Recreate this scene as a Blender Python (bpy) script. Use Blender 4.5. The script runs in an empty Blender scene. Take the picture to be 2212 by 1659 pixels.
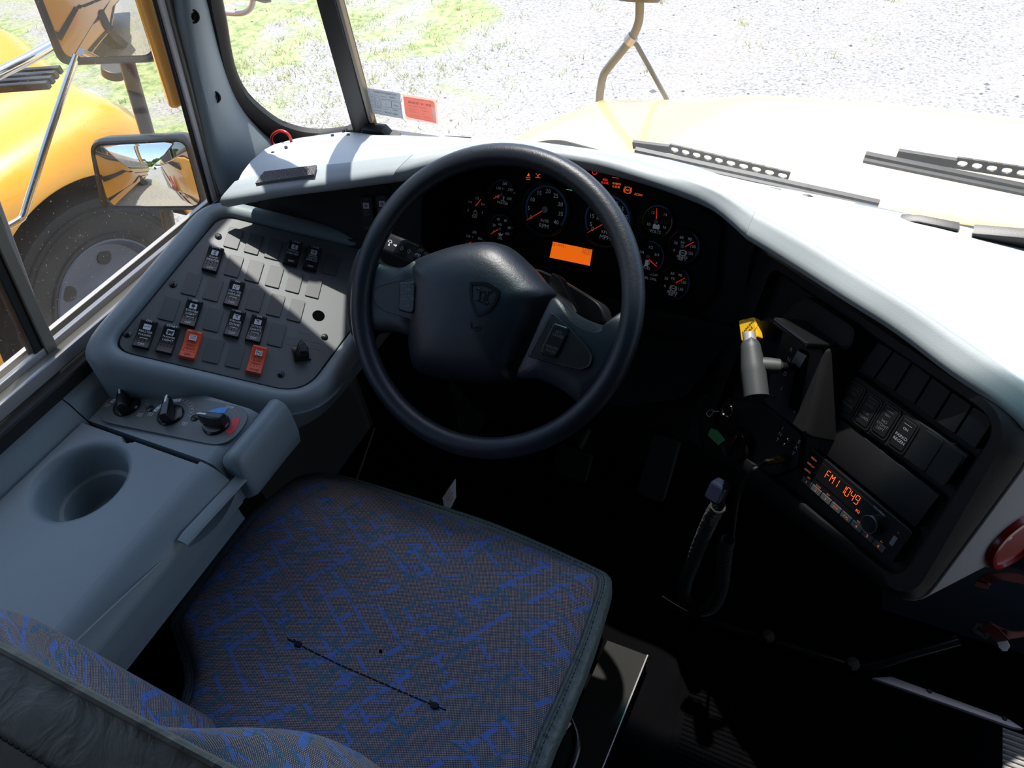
import bpy, math, random
from mathutils import Vector as V, Matrix
random.seed(7)
SC = bpy.context.scene
COL = SC.collection
# ------------------------------------------------------------------ camera
FPX = 1534.0
MW = Matrix(((0.91228986, 0.23858337, -0.33287413), (0.40034937, -0.69079891, 0.60209405), (-0.08629946, -0.68255025, -0.72572555)))
CAM = V((0, 0, 1.5))
cd = bpy.data.cameras.new('camera'); cam = bpy.data.objects.new('camera', cd); COL.objects.link(cam)
cd.sensor_width = 36; cd.lens = FPX / 2212 * 36; cd.clip_start = .02; cd.clip_end = 500
cr = Matrix(((MW[0][0], -MW[0][1], -MW[0][2]), (MW[1][0], -MW[1][1], -MW[1][2]), (MW[2][0], -MW[2][1], -MW[2][2])))
cam.matrix_world = Matrix.Translation(CAM) @ cr.to_4x4()
SC.camera = cam
SC.view_settings.view_transform = 'Standard'; SC.view_settings.look = 'None'
SC.view_settings.gamma = 1; SC.view_settings.use_curve_mapping = False
SC.view_settings.exposure = 0.6
# ------------------------------------------------------------------ sky and sun
wd = bpy.data.worlds.new('world'); SC.world = wd; wd.use_nodes = True
nt = wd.node_tree; bg = nt.nodes['Background']
sky = nt.nodes.new('ShaderNodeTexSky'); sky.sky_type = 'NISHITA'; sky.sun_disc = False
SUN_AZ, SUN_EL = math.radians(-16), math.radians(73)
sky.sun_elevation = SUN_EL; sky.sun_rotation = SUN_AZ
nt.links.new(sky.outputs[0], bg.inputs[0]); bg.inputs[1].default_value = 0.25
sd = bpy.data.lights.new('sun', 'SUN'); sd.energy = 4.8; sd.angle = math.radians(.6); sd.color = (1, .96, .9)
sun = bpy.data.objects.new('sun', sd); COL.objects.link(sun)
sdir = V((math.sin(SUN_AZ) * math.cos(SUN_EL), math.cos(SUN_AZ) * math.cos(SUN_EL), math.sin(SUN_EL)))
sun.rotation_euler = sdir.to_track_quat('Z', 'Y').to_euler(); sun.location = (0, 3, 6)
GZ = -1.03     # ground height, the driver's floor is at 0

# ------------------------------------------------------------------ geometry helpers
def ray(px, py): return MW @ V((px - 1106, py - 829.5, FPX))
def atx(px, py, x): d = ray(px, py); return CAM + d * ((x - CAM.x) / d.x)
def aty(px, py, y): d = ray(px, py); return CAM + d * ((y - CAM.y) / d.y)
def atz(px, py, z): d = ray(px, py); return CAM + d * ((z - CAM.z) / d.z)

class Frame:
    def __init__(s, o, ex, ey):
        s.o = V(o); s.ex = V(ex).normalized(); s.n = s.ex.cross(V(ey)).normalized(); s.ey = s.n.cross(s.ex)
    def P(s, u, v, w=0.0): return s.o + s.ex * u + s.ey * v + s.n * w
    def W(s, px, py, w=0.0):
        d = ray(px, py); p0 = s.o + s.n * w
        return CAM + d * ((p0 - CAM).dot(s.n) / d.dot(s.n))
    def px(s, px, py, w=0.0):
        p = s.W(px, py, w) - s.o; return (p.dot(s.ex), p.dot(s.ey))
    def pl(s, l, w=0.0): return [s.px(a, b, w) for a, b in l]
    def sub(s, u, v, w=0.0, ang=0.0, tilt=0.0):
        c, k = math.cos(ang), math.sin(ang)
        ex = s.ex * c + s.ey * k; ey = s.ey * c - s.ex * k
        if tilt: ey = ey * math.cos(tilt) + s.n * math.sin(tilt)
        return Frame(s.P(u, v, w), ex, ey)
    def dirpx(s, a, b, w=0.0):
        p, q = s.px(*a, w), s.px(*b, w); return math.atan2(q[1] - p[1], q[0] - p[0])

XY = Frame((0, 0, 0), (1, 0, 0), (0, 1, 0))
def facing(o, n, up=(0, 0, 1)):
    n = V(n).normalized(); ex = V(up).cross(n).normalized(); return Frame(o, ex, n.cross(ex))

class MB:
    def __init__(s): s.v = []; s.f = []; s.mi = []; s.uv = {}
    def add(s, vs, fs, m=0, uvs=None):
        n = len(s.v); s.v += [tuple(p) for p in vs]
        s.f += [tuple(i + n for i in f) for f in fs]; s.mi += [m] * len(fs)
        if uvs:
            for i, q in enumerate(uvs): s.uv[n + i] = q
        return n
    def loft(s, loops, m=0, cap0=True, cap1=True, closed=True, flip=False):
        k = len(loops[0]); vs = [p for l in loops for p in l]; fs = []
        for i in range(len(loops) - 1):
            for j in range(k if closed else k - 1):
                a, b = i * k + j, i * k + (j + 1) % k
                fs.append((a, b, b + k, a + k))
        if cap0: fs.append(tuple(range(k))[::-1])
        if cap1: fs.append(tuple((len(loops) - 1) * k + j for j in range(k)))
        if flip: fs = [f[::-1] for f in fs]
        s.add(vs, fs, m)
    def prism(s, F, pts, w0, w1, m=0, ch=0.0, cap0=True):
        L = [[F.P(a, b, w0) for a, b in pts]]
        if ch:
            q = offset(pts, -ch); L += [[F.P(a, b, w1 - ch) for a, b in pts], [F.P(a, b, w1 - ch * .3) for a, b in offset(pts, -ch * .3)], [F.P(a, b, w1) for a, b in q]]
        else: L.append([F.P(a, b, w1) for a, b in pts])
        s.loft(L, m, cap0=cap0)
    def flat(s, F, pts, w, m=0): s.add([F.P(a, b, w) for a, b in pts], [tuple(range(len(pts)))], m)
    def box(s, F, u0, u1, v0, v1, w0, w1, m=0, ch=0.0): s.prism(F, [(u0, v0), (u1, v0), (u1, v1), (u0, v1)], w0, w1, m, ch)
    def ring(s, F, outer, inner, w0, w1, m=0):
        # frame between two loops of equal count
        k = len(outer)
        L = [[F.P(a, b, w0) for a, b in outer], [F.P(a, b, w1) for a, b in outer], [F.P(a, b, w1) for a, b in inner], [F.P(a, b, w0) for a, b in inner]]
        vs = [p for l in L for p in l]; fs = []
        for i in range(4):
            for j in range(k):
                fs.append((i * k + j, i * k + (j + 1) % k, ((i + 1) % 4) * k + (j + 1) % k, ((i + 1) % 4) * k + j))
        s.add(vs, fs, m)
    def tube(s, pts, r, seg=10, closed=False, caps=True, m=0, flat=1.0):
        pts = [V(p) for p in pts]; n = len(pts); rs = r if isinstance(r, (list, tuple)) else [r] * n
        T = []
        for i in range(n):
            a = pts[(i - 1) % n] if closed or i > 0 else pts[i]; b = pts[(i + 1) % n] if closed or i < n - 1 else pts[i]
            T.append((b - a).normalized())
        up = V((0, 0, 1)) if abs(T[0].z) < .9 else V((0, 1, 0))
        N = (up - T[0] * up.dot(T[0])).normalized(); loops = []
        for i in range(n):
            N = (N - T[i] * N.dot(T[i])).normalized(); B = T[i].cross(N)
            loops.append([pts[i] + (N * math.cos(2 * math.pi * j / seg) + B * flat * math.sin(2 * math.pi * j / seg)) * rs[i] for j in range(seg)])
        if closed: loops.append(loops[0]); caps = False
        s.loft(loops, m, cap0=caps, cap1=caps)
    def lathe(s, F, u, v, prof, seg=28, m=0, cap0=False, cap1=False, sx=1.0):
        L = [[F.P(u + r * sx * math.cos(2 * math.pi * j / seg), v + r * math.sin(2 * math.pi * j / seg), w) for j in range(seg)] for r, w in prof]
        s.loft(L, m, cap0=cap0, cap1=cap1)
    def disc(s, F, u, v, r, w0, w1, seg=24, m=0, ch=0.0): s.prism(F, circ(u, v, r, seg), w0, w1, m, ch)
    def grid(s, fn, nu, nv, m=0, uvf=None, wrap=False):
        vs = []; uv = []
        for j in range(nv + 1):
            for i in range(nu + (0 if wrap else 1)):
                p = fn(i / nu, j / nv); vs.append(p); uv.append(uvf(i / nu, j / nv) if uvf else (p[0], p[1]))
        k = nu + (0 if wrap else 1)
        fs = [(j * k + i, j * k + (i + 1) % k, (j + 1) * k + (i + 1) % k, (j + 1) * k + i) for j in range(nv) for i in range(nu)]
        s.add(vs, fs, m, uv)
    def arc(s, F, u, v, r0, r1, a0, a1, w, m=0, seg=24):
        vs = []; 
        for i in range(seg + 1):
            a = math.radians(a0 + (a1 - a0) * i / seg); c, k = math.cos(a), math.sin(a)
            vs += [F.P(u + r0 * c, v + r0 * k, w), F.P(u + r1 * c, v + r1 * k, w)]
        s.add(vs, [(2 * i, 2 * i + 1, 2 * i + 3, 2 * i + 2) for i in range(seg)], m)
    def text(s, F, u, v, size, string, w=.0006, ang=0.0, m=0, align='CENTER', squash=1.0):
        vs, fs = text_mesh(string, align); c, k = math.cos(ang), math.sin(ang); out = []
        for x, y in vs:
            x *= size * squash; y *= size; out.append(F.P(u + x * c - y * k, v + x * k + y * c, w))
        s.add(out, fs, m)
    def build(s, name, mats, parent=None, bevel=0.0, angle=35, sub=0, seg=2, solid=0.0, recalc=True, smooth=True):
        me = bpy.data.meshes.new(name); me.from_pydata(s.v, [], s.f)
        if not isinstance(mats, (list, tuple)): mats = [mats]
        for m in mats: me.materials.append(m)
        for p, i in zip(me.polygons, s.mi): p.material_index = min(i, len(mats) - 1)
        if s.uv:
            lay = me.uv_layers.new(name='UVMap')
            for lp in me.loops: lay.data[lp.index].uv = s.uv.get(lp.vertex_index, (0, 0))
        if recalc:
            import bmesh
            b = bmesh.new(); b.from_mesh(me); bmesh.ops.recalc_face_normals(b, faces=b.faces); b.to_mesh(me); b.free()
        if smooth:
            for p in me.polygons: p.use_smooth = True
            me.set_sharp_from_angle(angle=math.radians(angle))
            for p in me.polygons:
                if len(p.vertices) > 5: p.use_smooth = False
        o = bpy.data.objects.new(name, me); COL.objects.link(o)
        if sub:
            md = o.modifiers.new('sub', 'SUBSURF'); md.levels = sub; md.render_levels = sub
        if solid:
            md = o.modifiers.new('solid', 'SOLIDIFY'); md.thickness = solid; md.offset = -1
        if bevel:
            md = o.modifiers.new('bevel', 'BEVEL'); md.width = bevel; md.segments = seg; md.limit_method = 'ANGLE'; md.angle_limit = math.radians(30); md.use_clamp_overlap = True
        if parent is not None:
            o.parent = parent
            o.matrix_parent_inverse = Matrix.Translation(-parent.location)   # vertices stay in world space
        return o

_tc = {}
def text_mesh(string, align='CENTER'):
    key = (string, align)
    if key in _tc: return _tc[key]
    cu = bpy.data.curves.new('txt', 'FONT'); cu.body = string; cu.size = 1.0; cu.align_x = align; cu.align_y = 'CENTER'; cu.resolution_u = 2; cu.space_line = .85
    ob = bpy.data.objects.new('txt', cu); COL.objects.link(ob)
    me = ob.to_mesh()
    r = ([(v.co.x, v.co.y) for v in me.vertices], [tuple(p.vertices) for p in me.polygons])
    ob.to_mesh_clear(); bpy.data.objects.remove(ob); bpy.data.curves.remove(cu)
    _tc[key] = r
    return r

def circ(u, v, r, n=24): return [(u + r * math.cos(2 * math.pi * i / n), v + r * math.sin(2 * math.pi * i / n)) for i in range(n)]
def area(p): return .5 * sum(p[i][0] * p[(i + 1) % len(p)][1] - p[(i + 1) % len(p)][0] * p[i][1] for i in range(len(p)))
def offset(pts, d):
    # positive d grows the polygon
    sgn = 1 if area(pts) > 0 else -1; n = len(pts); out = []
    for i in range(n):
        a, b, c = V(pts[i - 1]), V(pts[i]), V(pts[(i + 1) % n])
        e1 = (b - a); e2 = (c - b)
        if e1.length < 1e-9 or e2.length < 1e-9: out.append(tuple(b)); continue
        e1.normalize(); e2.normalize()
        n1 = V((e1.y, -e1.x)) * sgn; n2 = V((e2.y, -e2.x)) * sgn
        m = n1 + n2
        if m.length < 1e-6: m = n1
        m.normalize(); k = max(.35, m.dot(n1)); out.append(tuple(b + m * d / k))
    return out
def rpoly(pts, r, n=5):
    # round the corners; r may be a list
    N = len(pts); rs = r if isinstance(r, (list, tuple)) else [r] * N; out = []
    for i in range(N):
        a, b, c = V(pts[i - 1]), V(pts[i]), V(pts[(i + 1) % N])
        e1 = a - b; e2 = c - b; l = min(rs[i], e1.length * .48, e2.length * .48)
        p, q = b + e1.normalized() * l, b + e2.normalized() * l
        for k in range(n + 1):
            t = k / n; x = p.lerp(b, t); y = b.lerp(q, t); z = x.lerp(y, t); out.append((z.x, z.y))
    return out
def rrect(u, v, w, h, r, n=4): return rpoly([(u - w / 2, v - h / 2), (u + w / 2, v - h / 2), (u + w / 2, v + h / 2), (u - w / 2, v + h / 2)], r, n)
def smooth_pts(pts, n=6, closed=False):
    pts = [V(p) for p in pts]; N = len(pts); out = []
    for i in range(N if closed else N - 1):
        p0 = pts[(i - 1) % N] if closed or i > 0 else pts[i]; p1 = pts[i]; p2 = pts[(i + 1) % N]; p3 = pts[(i + 2) % N] if closed or i < N - 2 else p2
        for k in range(n):
            t = k / n; out.append(.5 * ((2 * p1) + (p2 - p0) * t + (2 * p0 - 5 * p1 + 4 * p2 - p3) * t * t + (3 * p1 - p0 - 3 * p2 + p3) * t * t * t))
    if not closed: out.append(pts[-1])
    return out
def thing(name, label, cat, loc=(0, 0, 0), group=None):
    o = bpy.data.objects.new(name, None); COL.objects.link(o); o.location = V(loc); o.empty_display_size = .05
    o['label'] = label; o['category'] = cat
    if group: o['group'] = group
    return o
def tag(o, label, cat, group=None, kind=None):
    o['label'] = label; o['category'] = cat
    if group: o['group'] = group
    if kind: o['kind'] = kind
    return o
def lab(o, label): o['label'] = label; return o
def struct(o): o['kind'] = 'structure'; return o

# ------------------------------------------------------------------ materials
def mat(name, col, rough=.5, metal=0.0, grain=0.0, gs=600.0, spec=.5, coat=0.0, var=0.0, vs=8.0, emit=None, es=1.0, wrinkle=0.0, ws=25.0, col2=None):
    m = bpy.data.materials.new(name); m.use_nodes = True; t = m.node_tree; b = t.nodes['Principled BSDF']
    b.inputs['Base Color'].default_value = (*col, 1); b.inputs['Roughness'].default_value = rough; b.inputs['Metallic'].default_value = metal
    b.inputs['Specular IOR Level'].default_value = spec
    if coat: b.inputs['Coat Weight'].default_value = coat; b.inputs['Coat Roughness'].default_value = .08
    tc = t.nodes.new('ShaderNodeTexCoord')
    last = None
    if grain:
        n = t.nodes.new('ShaderNodeTexVoronoi'); n.inputs['Scale'].default_value = gs; t.links.new(tc.outputs['Object'], n.inputs['Vector'])
        bp = t.nodes.new('ShaderNodeBump'); bp.inputs['Strength'].default_value = grain * .55; bp.inputs['Distance'].default_value = .0006
        t.links.new(n.outputs['Distance'], bp.inputs['Height']); last = bp
    if wrinkle:
        n = t.nodes.new('ShaderNodeTexNoise'); n.inputs['Scale'].default_value = ws; n.inputs['Detail'].default_value = 6; n.inputs['Distortion'].default_value = 1.2
        t.links.new(tc.outputs['Object'], n.inputs['Vector'])
        bp = t.nodes.new('ShaderNodeBump'); bp.inputs['Strength'].default_value = wrinkle; bp.inputs['Distance'].default_value = .01
        t.links.new(n.outputs['Fac'], bp.inputs['Height'])
        if last: t.links.new(last.outputs[0], bp.inputs['Normal'])
        last = bp
    if last: t.links.new(last.outputs[0], b.inputs['Normal'])
    if var or col2:
        n = t.nodes.new('ShaderNodeTexNoise'); n.inputs['Scale'].default_value = vs; n.inputs['Detail'].default_value = 5
        t.links.new(tc.outputs['Object'], n.inputs['Vector'])
        r = t.nodes.new('ShaderNodeMix'); r.data_type = 'RGBA'
        c2 = col2 or tuple(min(1, x * (1 + var)) for x in col); c1 = col if col2 else tuple(x * (1 - var) for x in col)
        r.inputs[6].default_value = (*c1, 1); r.inputs[7].default_value = (*c2, 1)
        t.links.new(n.outputs['Fac'], r.inputs[0]); t.links.new(r.outputs[2], b.inputs['Base Color'])
    if emit:
        b.inputs['Emission Color'].default_value = (*emit, 1); b.inputs['Emission Strength'].default_value = es
    return m
M = {}
M['grey'] = mat('grey_moulded_plastic', (.205, .25, .268), .42, grain=.25, gs=700, var=.06)
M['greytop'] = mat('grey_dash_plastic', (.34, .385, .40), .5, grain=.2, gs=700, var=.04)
M['decktop'] = mat('sunlit_tone_dash_top', (.50, .53, .54), .5, grain=.2, gs=700, var=.04)  # lighter copy of the dash grey, sunlit brightness put into the colour
M['endgrey'] = mat('light_grey_panel', (.30, .30, .31), .6, grain=.2, gs=500)
M['plate'] = mat('charcoal_switch_plate', (.105, .118, .118), .42, grain=.15, gs=1500)
M['blank'] = mat('dark_blank_plastic', (.07, .075, .075), .42, grain=.2, gs=1200)
M['black'] = mat('black_plastic', (.012, .013, .014), .42, grain=.2, gs=900)
M['dash'] = mat('black_dash_plastic', (.011, .011, .012), .6, grain=.3, gs=800, spec=.3)
M['gloss'] = mat('gloss_black_plastic', (.008, .008, .009), .22)
M['rubber'] = mat('black_rubber', (.012, .012, .012), .6, grain=.1)
M['leather'] = mat('black_leather', (.013, .018, .026), .40, grain=.35, gs=900, wrinkle=.06, ws=130)
M['rocker'] = mat('black_rocker_plastic', (.012, .014, .016), .3)
M['red'] = mat('red_rocker_plastic', (.72, .085, .03), .4)
M['white'] = mat('white_print', (.75, .77, .78), .5)
M['print'] = mat('grey_print', (.42, .44, .45), .5)
M['dim'] = mat('faint_print', (.16, .17, .17), .5)
M['darkprint'] = mat('black_print', (.02, .01, .01), .5)
M['window'] = mat('pale_legend_window', (.62, .64, .66), .35)
M['alu'] = mat('brushed_aluminium', (.50, .47, .46), .42, metal=.45, var=.12, vs=3)
M['aludark'] = mat('weathered_aluminium', (.27, .25, .21), .5, metal=.5, var=.2, vs=12)
M['chrome'] = mat('chrome', (.75, .74, .72), .12, metal=1)
M['brass'] = mat('dull_brass', (.38, .27, .12), .3, metal=1)
M['steel'] = mat('dark_screw_steel', (.06, .06, .06), .3, metal=.9)
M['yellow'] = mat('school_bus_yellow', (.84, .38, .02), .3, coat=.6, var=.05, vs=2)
M['hoodyellow'] = mat('glare_paled_hood_yellow', (.86, .56, .17), .38, coat=.9, var=.04, vs=2)  # bus yellow made paler, overexposed glare is mixed into the colour
M['yplastic'] = mat('yellow_plastic', (.72, .42, .01), .4)
M['vinyl'] = mat('grey_green_vinyl', (.115, .155, .155), .42, wrinkle=.45, ws=38, grain=.15, gs=500)
M['vinylback'] = mat('olive_grey_vinyl', (.17, .178, .155), .5, wrinkle=.5, ws=22, grain=.2, gs=400)
M['void'] = mat('matt_black_opening', (.002, .002, .002), 1, spec=0)
M['dial'] = mat('matt_black_dial', (.006, .006, .007), .7, spec=.15)
M['framealu'] = mat('dull_window_frame', (.55, .51, .50), .45, var=.1, vs=3)
M['rust'] = mat('rusty_bolt', (.045, .028, .018), .7)
M['thread'] = mat('black_thread', (.01, .01, .012), .8)
M['handle'] = mat('soft_grey_rubber', (.048, .052, .052), .5, grain=.2, gs=900)
M['cred'] = mat('red_vinyl_wire', (.62, .03, .03), .3)
M['cover'] = mat('deep_red_plastic', (.30, .006, .008), .3, coat=.2)
M['tubegrey'] = mat('grey_green_tube_paint', (.17, .17, .15), .45, var=.15, vs=20)
M['darkred'] = mat('dark_red_webbing', (.11, .004, .006), .6)
M['green'] = mat('green_tag', (.03, .22, .08), .6)
M['floor'] = mat('black_floor_rubber', (.003, .003, .0035), 1, var=.3, vs=15, spec=0)
M['patch'] = mat('grey_bristle', (.17, .17, .17), .9)
M['pedestal'] = mat('scuffed_dark_floor', (.006, .007, .006), .6, col2=(.018, .018, .016), vs=9, spec=.1)
M['ribs'] = mat('pale_ribbed_rubber', (.35, .34, .32), .6)
M['liner'] = mat('interior_liner', (.05, .052, .055), .7)
M['mirror'] = mat('mirror_glass', (.88, .9, .9), .01, metal=1)
M['housing'] = mat('dark_mirror_housing', (.05, .045, .04), .4)
M['tyre'] = mat('tyre_rubber', (.022, .021, .02), .75, var=.3, vs=6, grain=.3, gs=120)
M['rim'] = mat('blue_black_wheel_paint', (.05, .07, .12), .35, coat=.3)
M['darkmetal'] = mat('dark_chassis', (.02, .018, .016), .7)
M['glassdark'] = mat('coach_window_glass', (.04, .05, .055), .06)
M['shade'] = mat('pale_coach_window', (.62, .64, .64), .15)
M['vehwhite'] = mat('white_car_paint', (.8, .8, .8), .2, coat=.5)
M['paper'] = mat('grey_paper_sticker', (.5, .53, .56), .7)
M['pink'] = mat('pink_paper_sticker', (.85, .33, .25), .7)
M['palepink'] = mat('pale_pink_border', (.9, .58, .52), .7)
M['stickwhite'] = mat('white_paper', (.8, .8, .78), .7)
M['pinkprint'] = mat('faded_print', (.45, .22, .2), .7)
M['tagred'] = mat('red_tag_print', (.5, .04, .03), .7)
M['blue'] = mat('blue_print', (.06, .3, .75), .5)
M['redprint'] = mat('red_print', (.7, .04, .05), .5)
M['dialblue'] = mat('dial_blue', (.02, .12, .35), .5)
M['dialred'] = mat('dial_red', (.35, .02, .02), .5)
M['dialamber'] = mat('dial_amber', (.35, .22, .03), .5)
M['needle'] = mat('lit_needle', (.6, .02, .01), .5, emit=(1, .04, .02), es=.2)
M['dialprint'] = mat('dial_print', (.5, .52, .55), .5, emit=(.8, .85, 1), es=.035)
M['lcd'] = mat('orange_display', (.5, .1, .01), .3, emit=(1, .16, .005), es=.5)
M['lcdtext'] = mat('display_characters', (.2, .05, .01), .5, emit=(1, .16, .005), es=.14)
M['lred'] = mat('red_lamp', (.3, .01, .01), .5, emit=(1, .02, .03), es=.7)
M['lorange'] = mat('orange_lamp', (.3, .08, .01), .5, emit=(1, .13, .01), es=.5)
M['lgreen'] = mat('green_lamp', (.01, .2, .05), .5, emit=(.05, .8, .2), es=.4)
M['radio'] = mat('radio_segments', (.3, .05, .01), .5, emit=(1, .11, .01), es=1.1)
M['radiodim'] = mat('radio_button_legend', (.2, .08, .05), .5, emit=(1, .25, .1), es=.25)
M['bluegrey'] = mat('blue_sheen_plastic', (.012, .016, .035), .35)
M['leaf'] = mat('tree_leaves', (.09, .2, .045), .8, var=.5, vs=3)
M['bark'] = mat('bark', (.1, .07, .05), .9)
M['grass'] = mat('grass_blades', (.42, .54, .18), .7, col2=(.62, .56, .3), vs=1.2)
M['stone'] = mat('grey_stone', (.13, .13, .14), .8, var=.4, vs=9)
M['orange'] = mat('orange_lens', (.9, .2, .02), .3)

def nodes(m): return m.node_tree, m.node_tree.nodes, m.node_tree.links
def glass(name, tint=(1, 1, 1), refl=.06, dust=.03, specks=0.0, band=False):
    m = bpy.data.materials.new(name); m.use_nodes = True; t, N, L = nodes(m); N.clear()
    out = N.new('ShaderNodeOutputMaterial'); tr = N.new('ShaderNodeBsdfTransparent'); tr.inputs[0].default_value = (*tint, 1)
    gl = N.new('ShaderNodeBsdfGlossy'); gl.inputs['Roughness'].default_value = .02
    lw = N.new('ShaderNodeLayerWeight'); lw.inputs[0].default_value = .5
    pw = N.new('ShaderNodeMath'); pw.operation = 'POWER'; pw.inputs[1].default_value = 4.0; L.new(lw.outputs['Facing'], pw.inputs[0])
    fr = N.new('ShaderNodeMath'); fr.operation = 'MULTIPLY_ADD'; fr.inputs[1].default_value = .6; fr.inputs[2].default_value = refl * .5; L.new(pw.outputs[0], fr.inputs[0])
    m1 = N.new('ShaderNodeMixShader'); L.new(fr.outputs[0], m1.inputs[0]); L.new(tr.outputs[0], m1.inputs[1]); L.new(gl.outputs[0], m1.inputs[2])
    df = N.new('ShaderNodeBsdfDiffuse'); df.inputs[0].default_value = (.75, .68, .55, 1)
    tl = N.new('ShaderNodeBsdfTranslucent'); tl.inputs[0].default_value = (.75, .7, .6, 1)
    md = N.new('ShaderNodeMixShader'); md.inputs[0].default_value = .6; L.new(df.outputs[0], md.inputs[1]); L.new(tl.outputs[0], md.inputs[2])
    m2 = N.new('ShaderNodeMixShader'); L.new(m1.outputs[0], m2.inputs[1]); L.new(md.outputs[0], m2.inputs[2])
    tc = N.new('ShaderNodeTexCoord'); no = N.new('ShaderNodeTexNoise'); no.inputs['Scale'].default_value = 7; no.inputs['Detail'].default_value = 6
    L.new(tc.outputs['Object'], no.inputs['Vector'])
    a = N.new('ShaderNodeMath'); a.operation = 'MULTIPLY'; a.inputs[1].default_value = dust * 2; L.new(no.outputs['Fac'], a.inputs[0])
    src = a
    if specks:
        vo = N.new('ShaderNodeTexNoise'); vo.inputs['Scale'].default_value = 260; vo.inputs['Detail'].default_value = 2; L.new(tc.outputs['Object'], vo.inputs['Vector'])
        g = N.new('ShaderNodeMath'); g.operation = 'GREATER_THAN'; g.inputs[1].default_value = .725; L.new(vo.outputs['Fac'], g.inputs[0])
        h = N.new('ShaderNodeMath'); h.operation = 'MULTIPLY_ADD'; h.inputs[1].default_value = specks; L.new(g.outputs[0], h.inputs[0]); L.new(a.outputs[0], h.inputs[2]); src = h
    if band:   # blue-green shade band moulded into the top of the pane
        sx = N.new('ShaderNodeSeparateXYZ'); L.new(tc.outputs['Object'], sx.inputs[0]); r = N.new('ShaderNodeValToRGB')
        mr = N.new('ShaderNodeMapRange'); mr.inputs[1].default_value = 1.25; mr.inputs[2].default_value = 1.75; L.new(sx.outputs[2], mr.inputs[0]); L.new(mr.outputs[0], r.inputs[0])
        e = r.color_ramp.elements; e[0].position = .34; e[0].color = (1, 1, 1, 1); e[1].position = .85; e[1].color = (.005, .015, .02, 1)
        for p_, c_ in ((.46, (.12, .30, .34)), (.60, (.025, .09, .11))): x_ = e.new(p_); x_.color = (*c_, 1)
        L.new(r.outputs[0], tr.inputs[0])
    L.new(src.outputs[0], m2.inputs[0]); L.new(m2.outputs[0], out.inputs[0])
    return m
M['wsglass'] = glass('windshield_glass', dust=.02, band=True)
M['sideglass'] = glass('side_window_glass', tint=(.93, .93, .9), dust=.028, specks=.35)
M['lens'] = glass('clear_lens', dust=.0)

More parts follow.
